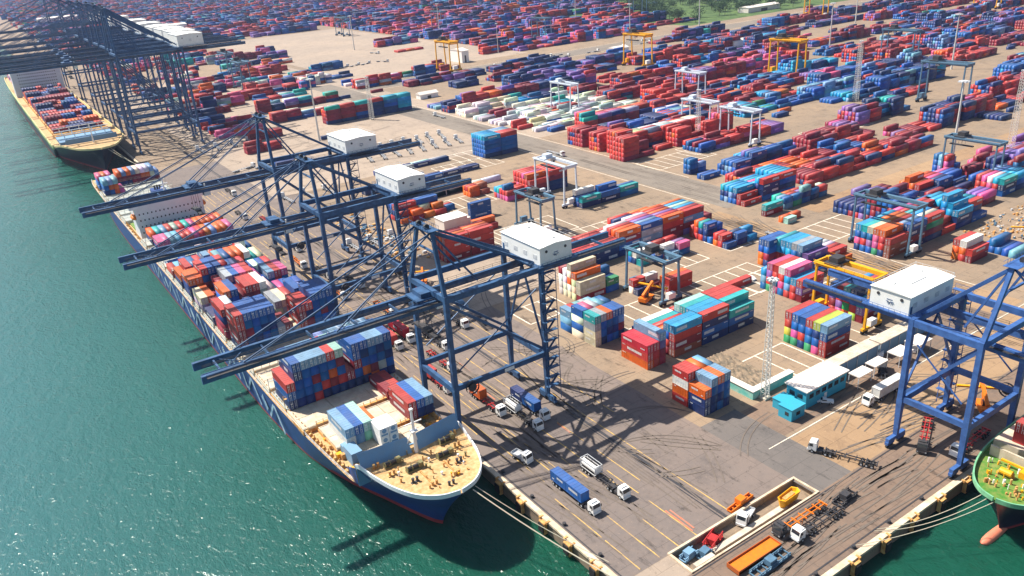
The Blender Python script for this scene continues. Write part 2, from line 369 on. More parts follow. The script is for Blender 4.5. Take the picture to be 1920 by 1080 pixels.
# water
def water_mat():
    m = bpy.data.materials.new('harbour_water'); m.use_nodes = True
    n = m.node_tree.nodes; l = m.node_tree.links; b = n['Principled BSDF']
    geo = n.new('ShaderNodeNewGeometry')
    b.inputs['Subsurface Weight'].default_value = 1; b.inputs['Subsurface Radius'].default_value = (3, 9, 9); b.inputs['Subsurface Scale'].default_value = 1.0
    b.inputs['Roughness'].default_value = .11; b.inputs['IOR'].default_value = 1.33; b.inputs['Specular IOR Level'].default_value = .34
    t = n.new('ShaderNodeTexNoise'); t.inputs['Scale'].default_value = .012; t.inputs['Detail'].default_value = 3
    l.new(geo.outputs['Position'], t.inputs['Vector'])
    mx = n.new('ShaderNodeMix'); mx.data_type = 'RGBA'; l.new(t.outputs['Fac'], mx.inputs['Factor'])
    mx.inputs['A'].default_value = (.006, .062, .034, 1); mx.inputs['B'].default_value = (.010, .090, .066, 1)
    # sky reflection painted into the colour: greener near the quay, bluer away from it
    sx = n.new('ShaderNodeSeparateXYZ'); l.new(geo.outputs['Position'], sx.inputs[0])
    mr_ = n.new('ShaderNodeMapRange'); mr_.inputs[1].default_value = 70; mr_.inputs[2].default_value = -70; l.new(sx.outputs[0], mr_.inputs[0])
    mx2 = n.new('ShaderNodeMix'); mx2.data_type = 'RGBA'; l.new(mr_.outputs[0], mx2.inputs['Factor'])
    l.new(mx.outputs['Result'], mx2.inputs['A']); mx2.inputs['B'].default_value = (.060, .165, .185, 1)
    l.new(mx2.outputs['Result'], b.inputs['Base Color'])
    prev = None
    mp = n.new('ShaderNodeMapping'); mp.inputs['Rotation'].default_value = (0,0,R(25)); mp.inputs['Scale'].default_value = (1, .55, 1)
    l.new(geo.outputs['Position'], mp.inputs[0])
    for sc_, dist, st in ((.10, 1.1, .6), (.42, .6, .9), (1.3, .24, 1.0)):
        tb = n.new('ShaderNodeTexNoise'); tb.inputs['Scale'].default_value = sc_; tb.inputs['Detail'].default_value = 3; tb.inputs['Distortion'].default_value = .6
        l.new(mp.outputs[0], tb.inputs['Vector'])
        bu = n.new('ShaderNodeBump'); bu.inputs['Strength'].default_value = st; bu.inputs['Distance'].default_value = dist
        l.new(tb.outputs['Fac'], bu.inputs['Height'])
        if prev: l.new(prev, bu.inputs['Normal'])
        prev = bu.outputs[0]
    l.new(prev, b.inputs['Normal']); return m
mb = MB(); mb.add([(-FAR,-3000,-4),(FAR,-3000,-4),(FAR,FAR,-4),(-FAR,FAR,-4)], [(0,1,2,3)])
struct('water', mb, water_mat())
# ---------------------------------------------------------------- containers
TH = 2.78
PAL = dict(r=(.50,.042,.038), o=(.70,.125,.014), m=(.26,.022,.040), b=(.010,.105,.37), n=(.012,.036,.15), c=(.010,.30,.56), t=(.015,.38,.40),
           g=(.04,.27,.12), w=(.78,.77,.72), y=(.36,.40,.44), k=(.62,.10,.26), p=(.22,.12,.38), l=(.42,.52,.07), e=(.66,.60,.42), s=(.17,.34,.52), d=(.36,.10,.06), h=(.60,.02,.05), a=(.35,.62,.55))
CN = dict(r='red', o='orange', m='maroon', b='blue', n='navy', c='cyan', t='teal', g='green', w='white', y='grey', k='pink', p='purple',
          l='lime green', e='cream', s='steel blue', d='brown', h='crimson', a='mint')
CONT = []
def stack(name, x0, y0, orient, L, bays, z=0., grp=None, rowname='row'):
    ln = 12.19 if L == 40 else 6.06
    for i, bay in enumerate(bays):
        for j, cell in enumerate(bay):
            for t, c in enumerate(cell):
                if c == ' ': continue
                if orient == 'X': cx = x0+i*(ln+.45)+ln/2; cy = y0+j*2.62+1.22; rz = 0
                else: cx = x0+i*2.56+1.22; cy = y0+j*(ln+.45)+ln/2; rz = R(90)
                CONT.append(dict(x=cx, y=cy, z=z+t*TH, rz=rz, L=L, c=c, s=name, t=t, nt=len(cell), row=j, nrow=len(bay), bay=i, nbay=len(bays), o=orient, g=grp or name, k=1))
def rnd(pal, n, lo, hi, seed=None):
    if seed is not None: random.seed(seed)
    return [''.join(random.choice(pal) for _ in range(random.randint(lo, hi))) for _ in range(n)]
def front(cells, back):                      # near rows given, the rest drawn from a palette
    return cells+back
random.seed(21)
stack('the crimson pair facing the apron', 151.7, 161.2, 'Y', 40, [['orh'], ['rrh']])
stack('the slate wall behind the crimson pair', 157.0, 161.2, 'Y', 40, [['mmps']])
stack('the teal-topped block behind the crimson pair', 163.4, 161.4, 'X', 40, [
    ['dmrc', 'mrbc', 'bro', 'rbr', 'bnt', 'bnw', 'bn'], ['nbnr', 'bnbc', 'rbbc', 'bbrt', 'rnba', 'rbr', 'rr'], ['nbt', 'nbnt', 'brrr', 'brrr', 'rbrr', 'rr', 'r'], ])
stack('the four-high short-container block', 149.3, 183.6, 'Y', 20, [['eeyt', 'ebwb', 'bss'], ['nbby', 'bnbk', 'bbr'], ['bnbo', 'nbny', 'bbs'], ['bnbb', 'sbns', 'bsy'], ['nmsb', 'bbnb', 'bbs']])
stack('the cluster beside the rubble', 145.6, 131.8, 'Y', 20, [['nno', 'rowr'], ['nnbs', 'rmbr'], ['bnbo', 'bmro'], ['nbbs', 'bnbs']])
stack('the striped block below the yellow gantry crane', 197.7, 130.8, 'X', 40, [['rrbs', 'kbnl', 'gbbr', 'nrbb', 'gkbb', 'glrr']])
stack('the purple block under the yellow gantry crane', 226.5, 137.5, 'X', 40, [['mpt', 'lrbn', 'ogrt', 'kprm', 'rmpb'], ['mm', 'npr', 'rrm', 'mrr', 'brc']])
stack('the pink-topped block behind the lattice mast', 225.4, 160.8, 'X', 40, [['mpr', 'rrc', 'rsck', 'bkrw', 'kbrr', 'grpk', 'bsc']])
stack('the cyan block beyond the pink-topped one', 247.6, 172.6, 'X', 40, [['bn', 'nnp', 'bbns', 'npby', 'bncc', 'brcc', 'nrct'], ['o', 'or', 'rr', 'pw', 'cw', 'rr', 'r']])
stack('the tall blue pair on the pale roadway', 243.0, 189.8, 'X', 40, [['nmbb', 'oobb']])
stack('the cream block by the pier side', 167.4, 214.0, 'X', 40, [['mee', 'eeeo', 'ewowe', 'eeww', 'eewm']])
stack('the green and blue short pair', 180.3, 214.0, 'X', 20, [['bg', 'bb', 'bsb']])
stack('the low red line under the blue gantry crane', 197.5, 198.4, 'X', 40, [['rr', 'do']])
stack('the low maroon line under the blue gantry crane', 187.0, 204.0, 'X', 20, [['n', 'wr'], ['m', 'rw']])
stack('the single long red row by the slots', 214.8, 184.4, 'X', 40, [['r']])
stack('the dark blue row behind the teal-topped block', 165.0, 180.8, 'X', 40, [['n']])
# long red block on the middle cross road
stack('the long red block', 183.0, 238.6, 'X', 40, [
    ['nmr', 'mrr', 'rmk', 'rrw', 'rpr', 'rrk'], ['nnr', 'rmr', 'mrk', 'rrw', 'wrr', 'rmr'], ['nbmo', 'rmro', 'mrrr', 'rrow', 'rrw', 'rrr'],
    ['nsyb', 'bnbs', 'rryp', 'bnbk', 'rrrw', 'rpr'], ['mmro', 'rrrr', 'mrrp', 'rpro', 'rrrr', 'rrro'], ['pmsr', 'mrrr', 'rrwc', 'rrta', 'rrrc', 'rrro']])
stack('the low end of the long red block', 258.9, 239.6, 'X', 20, [['mm', 'mr']])
stack('the small stack past the red block', 246.5, 222.6, 'X', 20, [['b', 'nnb', 'rnt', 'rro', 'rr'], ['', 'b', 'nb', 'bb']])
stack('the low stack by the pale roadway', 246.0, 213.6, 'X', 20, [['b', 'rr', 'or'], ['nb', 'bn', 'r'], ['c', 'bc']])
stack('the low mixed pile beside the red block', 207.5, 222.2, 'X', 20, [['', 't', 'nw', 'bt'], ['', 'b', 'w', 'ww'], ['s', 'kw', 'r', 'er'], ['bk', 'bp', 'b', 'wr']])
# second column of blocks beyond the pale roadway
stack('the blue-fronted row of the cyan block', 294.2, 245.6, 'X', 40, [['r', 'mr', 'bnc', 'bsc', 'snc', 'bnc']])
stack('the tall cyan block', 306.4, 245.2, 'X', 40, [['bnnr', 'bnnc', 'bnc', 'nkk', 'bbc', 'nbc'], ['bnbr', 'bnbc', 'bnbc', 'bbcc', 'bbcc', 'bbcc']])
stack('the teal-over-maroon row', 289.7, 229.4, 'X', 40, [['mt']])
stack('the mint and orange pair', 288.4, 216.0, 'X', 20, [['a', 'o'], ['', 'o']])
stack('the mixed rows by the mint pair', 303.5, 229.8, 'X', 20, [['sb', 'bs', 'bt'], ['gb', 'rr', 'wo'], ['bns', 'rp', 'rr'], ['nb', 'mrr', 'rp'], ['br', 'rw', 'b']])
stack('the low blue rows on the far side', 314.0, 290.4, 'X', 40, [['b', 'b']])
stack('the dark blue block on the far side', 328.4, 281.4, 'X', 40, [['nbb', 'nsb', 'bsb', 'bnb', 'bb'], ['nnnb', 'nbnb', 'bnnp', 'bnc', 'bbc'], ['nnnb', 'bnbb', 'bnb', 'bnt', 'bb'], ['nnb', 'nnbb', 'b', 'b', 'bb']])
stack('the small blue stack on the far side', 316.4, 303.0, 'X', 20, [['nbb', 'bbb'], ['bs', 'nr']])
stack('the long many-coloured block', 283.0, 163.6, 'X', 40, [
    ['ddr', 'nrro', 'gkko', 'bpbe', 'brbt', 'nkbc'], ['nmnb', 'bngs', 'mrer', 'brbo', 'bbbo', 'rrbc'], ['nmgr', 'bnbe', 'bnbc', 'nrbt', 'rrrr', 'rbrk'], ['r', 'mr', 'bn', 'nkr', 'mnbr', 'nrrr']])
stack('the bright cyan block', 331.0, 163.4, 'X', 40, [['nnc', 'emcc', 'rbbcc', 'ebbc', 'rbsc', 'bbcc', 'nbc'], ['b', 'bnr', 'bbc', 'nbc', 'bc', 'bc']])
stack('the white and orange stack by the scattered parts', 300.0, 140.4, 'X', 40, [['mr', 'row', 'oor']])
stack('the orange rows on the upper right', 362.0, 196.0, 'X', 40, [['n', 'nr', 'ko', 'rro', 'go'], ['nb', 'nn', 'nk', 'or', 'oo'], ['b', 'nb', 'nb', 'rk', 'r']])
stack('the far right pink and teal block', 386.0, 172.0, 'X', 40, [['bnt', 'rrc', 'rkw', 'rrk', 'rrr'], ['nbc', 'nbc', 'rkc', 'nkb', 'bbs']])
stack('the red and blue pair by the pale gantry', 398.0, 205.5, 'X', 20, [['rrkr', 'rpss', 'bbbb'], ['bb', 'bbs', 'bbb']])
stack('the orange block on the right edge', 352.0, 131.0, 'X', 40, [['ro', 'oow', 'boo', 'soo']])
# north of the middle road
stack('the lone blue-green stack', 188.5, 326.0, 'X', 40, [['bbb']])
stack('the orange-sided low pair', 208.0, 358.0, 'X', 20, [['oo', 'or', 'oo'], ['d', 'rd', 'oo']])
stack('the low red pair before the white hut', 180.0, 307.0, 'X', 40, [['r', 'mo']])
stack('the dark stack beside the middle machinery house', 160.0, 352.0, 'X', 40, [['mnr', 'rnb', 'bnn'], ['nmb', 'mbb', 'nbb']])
stack('the red block behind the near apex', 150.5, 284.5, 'X', 40, [['mrrr', 'roro', 'rrrr', 'mrrr'], ['mmrr', 'rrrr', 'mrro', 'rrrr']])
stack('the blue and teal rows under the pale gantry', 238.0, 300.0, 'X', 40, [['nt', 'nb', 'nnw'], ['nb', 'bnb', 'bn'], ['bt', 'nb', 'n']])
stack('the navy pair above the red block', 232.0, 269.0, 'X', 40, [['n', 'r'], ['r', 'o']])
stack('the red block under the pale gantry', 232.0, 336.0, 'X', 40, [['nmr', 'mrro', 'rrrk', 'rrrr', 'rkrr', 'rrrr'], ['nnmr', 'mmmr', 'nmpr', 'rmrr', 'rmrr', 'rmro']])
stack('the small pink stack beside it', 218.0, 337.0, 'X', 20, [['kr', 'krb', 'kr', 'pt', 'rc'], ['r', 'rr', 'kr', 'r', 'rr']])
stack('the big blue cube by the wide road', 258.2, 421.2, 'X', 40, [['nbbbc', 'bbbbc', 'bbbbc', 'bbbbc', 'bbbbc', 'bbbbc'], ['nbbbr', 'bbbbr', 'bbbbr', 'bbbss', 'bbbss', 'bbbss']])
stack('the front red cube on the wide road', 310.0, 350.0, 'X', 40, [['mrrrr', 'rrrrr', 'rrrrr', 'rrrr', 'r'], ['m', 'm', 'nmm', '', 'r']])
stack('the red stack behind the front red cube', 318.0, 364.5, 'X', 40, [['rrrrr', 'rrrro', 'rrrrr', 'rrrrr'], ['nmmr', 'nmee', 'nmee', 'mmme'], ['nmr', 'nmpy', 'nmpr', 'mrrw'], ['mmmr', 'nmpy', 'mmrw', 'mrrw'], ['mmrr', 'mpyw', 'mrew', 'mrrr'], ['mmrr', 'mrrw', 'mrrw', 'mrre']])
stack('the second red stack row', 355.5, 351.5, 'X', 40, [['mmrr', 'rror', 'rrr', 'rrrr'], ['m', 'mm'], ['rrrr', 'rrrr', 'rrk', 'rrr'], ['mmrrr', 'krrrr', 'rrrkk', 'rrrrr']])
stack('the teal-nosed long block', 339.7, 423.4, 'X', 40, [['nrrt', 'rrrtt', 'rrrro', 'orrrk'], ['nmmp', 'mrrk', 'mrrk', 'mrrr'], ['nmmn', 'mrrp', 'mrrk', 'mrrr'], ['nmmy', 'mrre', 'mrrr', 'mrro'], ['nnn', 'nnnr', 'mrrr', 'mrro']])
stack('the maroon row along the far wide road', 229.4, 608.2, 'X', 40, [['nmmmt', 'mmrrm', 'mmrr', 'mrro'], ['nmmmr', 'mmmrr', 'mrrr', 'mrrr'], ['nbmmt', 'nbnbt', 'bmre', 'bmre'], ['nnnnr', 'nmrrr', 'mrrw', 'mrrr'], ['nnbbt', 'ccccc', 'cccct', 'cccc'], ['nccct', 'ccccc', 'cccct', 'cccc']])
stack('the second maroon row along the far road', 200.0, 652.0, 'X', 40, [['mmm', 'rrr', 'rro'], ['nmm', 'nrm', 'mrw'], ['b', 'bs', 'ww'], ['mm', 'mr', 'ww'], ['nn', 'wn', 'ww'], ['nb', 'bs'], ['b', 'n']])
stack('the third maroon row along the far road', 205.0, 705.0, 'X', 40, [['mmmm', 'mmmo', 'mrrr'], ['', 'nn', 'nn'], ['mpp', 'ppw', 'www'], ['mnt', 'bnt'], ['mm', 'kr'], ['nmg', 'ngt', 'ngt'], ['', 'n']])
stack('the low dark row behind the farthest machinery house', 168.0, 405.0, 'X', 40, [['n', 'n'], ['n', 's'], ['nn', 'n'], ['b', 'n'], ['n', 'w'], ['n', 'n']])
stack('the grey-white row behind the machinery houses', 176.0, 372.0, 'X', 40, [['w', 'y'], ['s', 'y'], ['y', 'w'], ['w', 'w'], ['', 'w']])
stack('the orange pile behind the middle machinery house', 160.0, 345.0, 'X', 20, [['o', 'or', 'e'], ['mo', 'r', 'eo'], ['o', '', 'oe'], ['r', 'oo', 'w'], ['', 'b', 'r']])
stack('the row of dark flats past the farthest crane', 190.0, 436.0, 'X', 40, [['n', 'n'], ['y', 'n'], ['n', 'a'], ['n', 'y']])
stack('the maroon stack beside the farthest crane legs', 150.0, 560.0, 'X', 40, [['mm', 'mmr', 'mr'], ['mr', 'rr', 'm']])
stack('the tall maroon stack behind the distant crane legs', 165.0, 600.0, 'X', 40, [['mmr', 'mrr', 'rr', 'mm'], ['mr', 'or', 'rr']])
stack('the navy pair by the rail past the farthest crane', 150.0, 498.0, 'X', 40, [['nn', 'nb'], ['n', 'n']])
stack('the single maroon containers on the wide paving', 205.0, 560.0, 'X', 40, [['n'], ['m', 'm']])
# the two nearest bays of the generated yard further out are all drawn in the mass

# ---- containers on the ships
SHIP = (66.5, 130.5)
def shipbay(name, y, x0, cells, z=8.3):
    stack(name, x0+1.6-(y-130)*.0087, y, 'Y', 40, [[c] for c in cells], z=z, grp='containers stacked on the blue ship')
shipbay('the foremost port stack on the hatch', 171.6, 55.0, ['ws', 'sb', 'aa', 'o'], 8.3)
CONT_REEF = (63.3, 165.6)
shipbay('the foremost starboard stack on the hatch', 172.4, 73.6, ['mr', 'nb', 'ns'], 8.3)
shipbay('the small stack behind the starboard one', 186.4, 74.0, ['m', 'r'], 8.3)
shipbay('the tall forward bay', 199.6, 50.0, ['nbr', 'nbbnb', 'nbbbs', 'rbmbs', 'nrbbs', 'nmobr', 'nrbma', 'nm', 'nbmbb', 'nobnb', 'ombbs', 'nybns', 'nbnbb'])
shipbay('the white-topped bay under the near boom', 214.2, 50.6, ['', '', '', 'nr', 'nb', 'r', 'my', 'mes', 'nbns', 'ynbs', 'nbbs', 'nbbs', 'nbns'])
shipbay('the striped blue port bay', 243.4, 50.2, ['nmmrr', 'nbmbb', 'nnbbb', 'nbnbb', 'nbnbb', 'ey', 'rm', 'e', 'mrmr', 'nmnr', 'nbbbb', 'nbmbb', 'nbnbb'])
shipbay('the bay of red and white tops', 258.2, 49.6, ['mmnr', 'mbnw', 'yn', 'bn', 'oyn', 'e', 'my', 'wey', 'nye', 'mmr', 'nbnb', 'nbmb', 'nbb'])
shipbay('the bay of orange and blue tops', 273.0, 49.6, ['n', 'nm', 'mnbo', 'mnbb', 'nnm', 'mnmr', 'rmmr', 'mnyw', 'nnw', 'yn', 'nk', 'nb'])
shipbay('the stepped bay amidships', 287.6, 49.6, ['ye', 'yo', 'm', 'nbm', 'nbby', 'nbbb', 'nmrk', 'mmrr', 'mbk', 'nb', 'mbs', 'mrr', 'mbk'])
shipbay('the even orange and blue bay', 302.2, 49.6, ['nno', 'noo', 'nmbr', 'nmnb', 'nnnb', 'nmbr', 'nmb', 'rmn', 'rmr', 'mb', 'nw', 'nb', 'br'])
shipbay('the bay behind the orange and blue one', 316.8, 49.6, ['no', 'nmr', 'nbb', 'nbr', 'nnbs', 'nmo', 'nms', 'mmb', 'mro', 'nmo', 'ntw', 'nt', 'ne'])
shipbay('the bay in the shade of the middle boom', 331.4, 49.6, rnd('nbrmosw', 13, 1, 3, 4))
shipbay('the low bay before the bridge', 366.0, 52.2, ['nk', 'nk', 'ns', 'ns', 'rr', 'nr', 'nk', 'rr', 'no', 'ns', 'ro', 'ro', 'rk'])
shipbay('the last bay before the bridge', 381.5, 52.2, ['no', 'nt', 'ns', 'nr', 'ny', 'nr', 'bt', 'nk', 'no', 'no', 'ro', 'rr', 'ro'])
shipbay('the sparse bay before the bridge', 346.0, 51.0, ['b', 'b', 's', 's', 'n', '', '', '', 'nb', 'bs', 'b', 's', 'n'])
shipbay('the aft port bay', 492.0, 51.0, ['nbs', 'bos', 'oos', 'k'], 8.3)
shipbay('the aft starboard bay', 507.0, 50.6, ['bbk', 'bbo', 'bmk', 'my', 'nmo', 'nms', 'nmo', 'mms', 'mme', 'mow', 'mow', 'mes', 'ms'], 8.3)
# containers on trailers, on the ground, on the green ship
def loose(label, x, y, z, rz, L, c):
    CONT.append(dict(x=x, y=y, z=z, rz=rz, L=L, c=c, s=label, t=0, nt=1, row=0, nrow=1, bay=0, nbay=1, o='L', g=None, k=1, label=label))

# ---- generated yard: far blocks
def poly(x, y): return 1
MASSB = []
rg = random.Random(5)
def clash(xa, ya, xb, yb):
    for (a, b, c, d) in CLEAR:
        if xa < c and xb > a and ya < d and yb > b: return True
    return False
CLEAR = []
for c in CONT:
    if c['y'] < 800 and c['x'] > 120:
        CLEAR.append((c['x']-7, c['y']-4, c['x']+7, c['y']+4))
CLEAR += [(120, -50, 282, 300), (120, 60, 1000, 129), (190, 200, 312, 730), (120, 200, 190, 626), (286, 60, 313, 800), (282, 60, 312, 250), (300, 214, 1100, 229), (300, 318, 352, 346), (340, 128, 460, 170),
          (460, 232, 520, 262), (455, 330, 520, 352)]
PALS = ['mrmnpnbrm', 'nbnbbnsbc', 'rrmrmrorr', 'nbmrnbmpn', 'rmkrmprmm', 'bnctbnnbg', 'mrmnbrorn']
def far_block(xa, ya, nbay, nrow, lo, hi, pal, L=40, fill=.93):
    ln = 12.19 if L == 40 else 6.06
    base = rg.randint(lo, hi)
    for i in range(nbay):
        if rg.random() < .28: base = rg.randint(lo, hi)
        pl = pal if rg.random() < .75 else rg.choice(PALS)
        if i == 0 or rg.random() < .45: topc = rg.choice(pl)
        for j in range(nrow):
            x = xa+i*(ln+.45); y = ya+j*2.62
            if clash(x, y, x+ln, y+2.44): continue
            if rg.random() > fill: continue
            n = max(0, min(6, base+rg.choice((-1, 0, 0, 0, 0, 0, 0, 1))))
            if rg.random() < .12: topc = rg.choice(pl)
            for t in range(n):
                c = topc if rg.random() < (.8 if t == n-1 else .4) else rg.choice(pl)
                MASSB.append((x, y, t*TH, x+ln, y+2.44, t*TH+2.73, c))
# yard east of the wide road, rows running inland
row = 0
y = 132.
rows_y = [132, 163.4, 181, 197, 245, 262, 282, 303, 330, 351, 374, 396, 423, 446, 468, 492, 516, 540, 563, 587, 612, 636, 660, 684, 706]
for ry in rows_y:
    xs = 316.
    while xs < 1330:
        if pix(xs+60, ry, 0)[0] > 2150: break
        nb = rg.randint(6, 12)
        pal = rg.choice(PALS)
        if 420 < ry < 560 and xs < 420: pal = 'wyewwyw'
        if ry > 560 or xs > 700: pal = rg.choice(['mnnmpmbn', 'nmbnpnmn', 'mrmmpmnm', 'bnnsbnnp'])
        near = xs < 520
        white_ = 'wye' in pal
        lo, hi = (0, 2) if (rg.random() < .3 or white_) else (1, 4)
        if not (rg.random() < .13): far_block(xs, ry, nb, 6, lo, hi, pal, fill=.94)
        xs += nb*12.64+rg.choice((4, 9, 26))
# white refrigerated rows north of the teal-nosed block
for k_, (xx, yy, nb) in enumerate(((300+22, 455, 8), (318, 470, 9), (322, 487, 9), (335, 503, 8))):
    far_block(xx, yy, nb, 4, 1, 1, 'wywwey', fill=.8)
# beyond the far road: the older terminal
for ry in np.arange(815, 2700, 26.):
    xs = 330. if ry > 900 else 560.
    xs = 560. + (ry-815)*.02
    while xs < 770+(ry-815)*.55 and xs < 2600:
        nb = rg.randint(5, 11); pal = rg.choice(['kpmrbnm', 'nbnmpnb', 'rorrmkb', 'bnnpbmn', 'pkmnbpb'])
        if rg.random() < .88: far_block(xs, ry, nb, 6, 1, 4, pal, fill=.95)
        xs += nb*12.64+rg.choice((4, 8, 20))
# along the far quay, behind the distant cranes
for ry in np.arange(628, 2600, 23.):
    xs = 150.
    while xs < 320:
        nb = rg.randint(2, 5); pal = rg.choice(['orbrmnk', 'bnbtsn', 'rmrmok', 'wyorkb'])
        if rg.random() < .78 and (ry > 740 or xs < 190): far_block(xs, ry+rg.uniform(-3, 3), nb, 5, 1, 3, pal, L=rg.choice((20, 40)), fill=.72)
        xs += nb*12.64+rg.choice((4, 10, 22))
for ry in np.arange(1400, 5200, 38.):
    xs = 150+rg.uniform(0, 40)
    while xs < 560+(ry-1400)*.35:
        nb = rg.randint(5, 12)
        if rg.random() < .86: far_block(xs, ry, nb, 7, 2, 4, rg.choice(['nbnmpnb', 'nbnnbns', 'rmrmnkb']), fill=.92)
        xs += nb*12.64+rg.choice((6, 14, 30))
# odd groups on the open pale paving
for (xx, yy, nb, nr, pal, hi) in ((390, 762, 2, 3, 'bnb', 3), (404, 790, 3, 3, 'nmr', 3), (372, 772, 1, 1, 'r', 3), (380, 768, 1, 2, 'sg', 2), (425, 770, 2, 2, 'mr', 2), (300, 830, 4, 5, 'nbn', 2), (268, 850, 3, 4, 'robw', 2),
        (318, 900, 2, 4, 'obn', 2), (250, 780, 4, 4, 'nbnw', 2), (330, 1080, 3, 5, 'nnp', 3), (350, 1150, 2, 4, 'bnc', 4), (520, 835, 4, 4, 'rmrn', 3), (545, 870, 4, 5, 'mnnp', 3), (470, 960, 3, 4, 'romk', 2), (480, 1040, 5, 5, 'pkmn', 3)):
    far_block(xx, yy, nb, nr, max(1, hi-1), hi, pal, fill=.95)
# ---------------------------------------------------------------- ship-to-shore cranes
def make_sts(label, H, G, W, tip, back, apex, mk, loc, rz, bh=4.0, sill=15.5, group='ship-to-shore quay cranes', xa=1.0, house=(30.3, 41.3, 5.3), trolley=-2, full=True, hwid=None, hoff=0.):
    """local x runs from the water side (0) inland, y along the rail, z up"""
    t = thing('quay_crane', label, 'crane', loc, rz, group); P = M[mk]; D = M['dark']; h2 = W/2; bz = H-3.2
    for x in (0, G):
        for y in (-h2, h2):
            mb = MB(); mb.beam((x, y, 2.6), (x, y, sill), .9, 1.1, 0, 1.5, 1.5); mb.beam((x, y, sill), (x, y, H+.4), 1.45, 1.35, 0, 1.25, 1.2)
            leg = mb.build('leg', P, t)
            mb = MB(); mb.box(x-.5, y-3.6, 1.7, x+.5, y+3.6, 2.7); 
            for s in (-2.4, 2.4):
                mb.box(x-.45, y+s-1.5, .95, x+.45, y+s+1.5, 1.7)
                for q in (-1.1, -.35, .35, 1.1): mb.cyl((x-.25, y+s+q, .45), (x+.25, y+s+q, .45), .38, n=10, mi=1)
            mb.build('bogie', [P, D], leg)
    for x in (0, G):                                        # beams along the rail
        mb = MB(); mb.beam((x, -h2, sill-.2), (x, h2, sill-.2), 1.1, 1.7); mb.build('sill_beam', P, t)
        mb = MB(); mb.beam((x, -h2, H-.5), (x, h2, H-.5), 1.2, 1.5); mb.build('cross_beam', P, t)
    for y in (-h2, h2):
        mb = MB(); mb.beam((0, y, sill+.4), (G, y, sill+.4), 1.0, 1.5); mb.build('portal_beam', P, t)
        mb = MB(); mb.beam((0, y, H-.6), (G, y, H-.6), 1.1, 1.7); mb.build('top_beam', P, t)
        mb = MB(); mb.beam((.4, y, H-2.2), (G-.4, y, sill+2), .75, .75); mb.build('diagonal_brace', P, t)
        mb = MB(); mb.beam((2, y, sill+5.5), (G-2, y, H-6), .3, .3); mb.build('thin_brace', P, t)
    mb = MB(); mb.beam((G, -h2, sill+1.5), (G, 0, H-2), .5); mb.beam((G, h2, sill+1.5), (G, 0, H-2), .5); mb.build('rear_brace', P, t)
    for s in (-1, 1):                                       # boom girders
        y = s*bh
        mb = MB(); mb.beam((tip, y, bz), (back, y, bz), 1.05, 1.9); mb.beam((tip+.3, y-s*.62, bz+1.0), (back, y-s*.62, bz+1.0), .18, .18)
        mb.build('boom_girder', P, t)
        mb = MB(); y2 = y+s*1.1
        mb.beam((tip+1, y+s*.95, bz+.5), (back-1, y+s*.95, bz+.5), .9, .08)
        for hh_ in (1.0, 1.55): mb.beam((tip+1, y+s*1.4, bz+hh_), (back-1, y+s*1.4, bz+hh_), .06, .06)
        xx = tip+1
        while xx < back: mb.beam((xx, y+s*1.4, bz+.5), (xx, y+s*1.4, bz+1.6), .06); xx += 3
        mb.build('walkway', M['dark'], t)
    x = tip+4.6
    while x < back:
        if not (-5 < x < G+2): mb = MB(); mb.beam((x, -bh, bz+.3), (x, bh, bz+.3), .45, .7); mb.build('boom_tie', P, t)
        x += 11.5
    mb = MB()
    mb.beam((tip+12, -bh, bz+.4), (tip+5, bh, bz+.4), .2); mb.beam((tip+5, -bh, bz+.4), (tip+12, bh, bz+.4), .2)
    mb.build('tip_bracing', P, t)
    mb = MB()                                              # hoist ropes and festoon between the girders
    for y in (-1.6, -.9, .9, 1.6): mb.beam((tip+1.5, y, bz+.7), (back-2, y, bz+.7), .07)
    mb.build('hoist_ropes', D, t)
    # apex frame
    az = apex
    for s in (-1, 1):
        mb = MB(); mb.beam((0, s*h2*.98, H), (xa, s*bh, az), 1.15, 1.05, 0, .9, .9); mb.beam((G*.42, s*(bh+.6), H-.2), (xa+.6, s*bh, az-1.2), .5, .5)
        mb.build('apex_frame', P, t)
        mb = MB(); mb.beam((xa, s*bh, az+.3), (G-.2, s*(bh+2.2), H+.4), .55, .65); mb.beam((xa+.3, s*(bh-.9), az-.6), (G-.6, s*(bh+1.2), H+.3), .3, .35); mb.build('backstay', P, t)
        for fx in (.46, .84):
            mb = MB(); mb.beam((xa-.4, s*bh, az), (tip*fx, s*bh, bz+1.1), .28, .34); mb.beam((xa-.4, s*(bh-.7), az-.3), (tip*fx+1.5, s*(bh-.1), bz+1.1), .14, .16); mb.build('forestay', P, t)
    mb = MB(); mb.beam((xa, -bh, az-5.5), (xa, bh, az-5.5), .5, .5); mb.build('apex_tie', P, t)
    mb = MB(); mb.beam((xa, -bh-.3, az), (xa, bh+.3, az), .9, 1.1); mb.build('apex_beam', P, t)
    for s in (-1, 1): mb = MB(); mb.cyl((xa-.4, s*2.4, az+1.2), (xa-.4, s*1.7, az+1.2), .75, n=12); mb.build('sheave', D, t)
    mb = MB(); mb.box(xa-1.6, -bh-1.2, az+.5, xa+1.6, bh+1.2, az+.62)
    for sx in (-1.6, 1.6):
        for k in range(-4, 5): mb.beam((xa+sx, k*1.2, az+.6), (xa+sx, k*1.2, az+1.6), .07)
        mb.beam((xa+sx, -bh-1.2, az+1.6), (xa+sx, bh+1.2, az+1.6), .07)
    mb.build('apex_platform', P, t)
    # machinery house
    x0, x1, hh = house; hw = hwid or h2+.15; z0 = H+.15; t_ = t
    t = bpy.data.objects.new('house_group', None) if False else t; n_before = len(C.objects)
    mb = MB(); mb.prism([(x0, -hw), (x1, -hw), (x1, hw), (x0, hw)], z0, z0+hh)
    hs = mb.build('machinery_house', M['white'], t)
    mb = MB(); xm = (x0+x1)/2
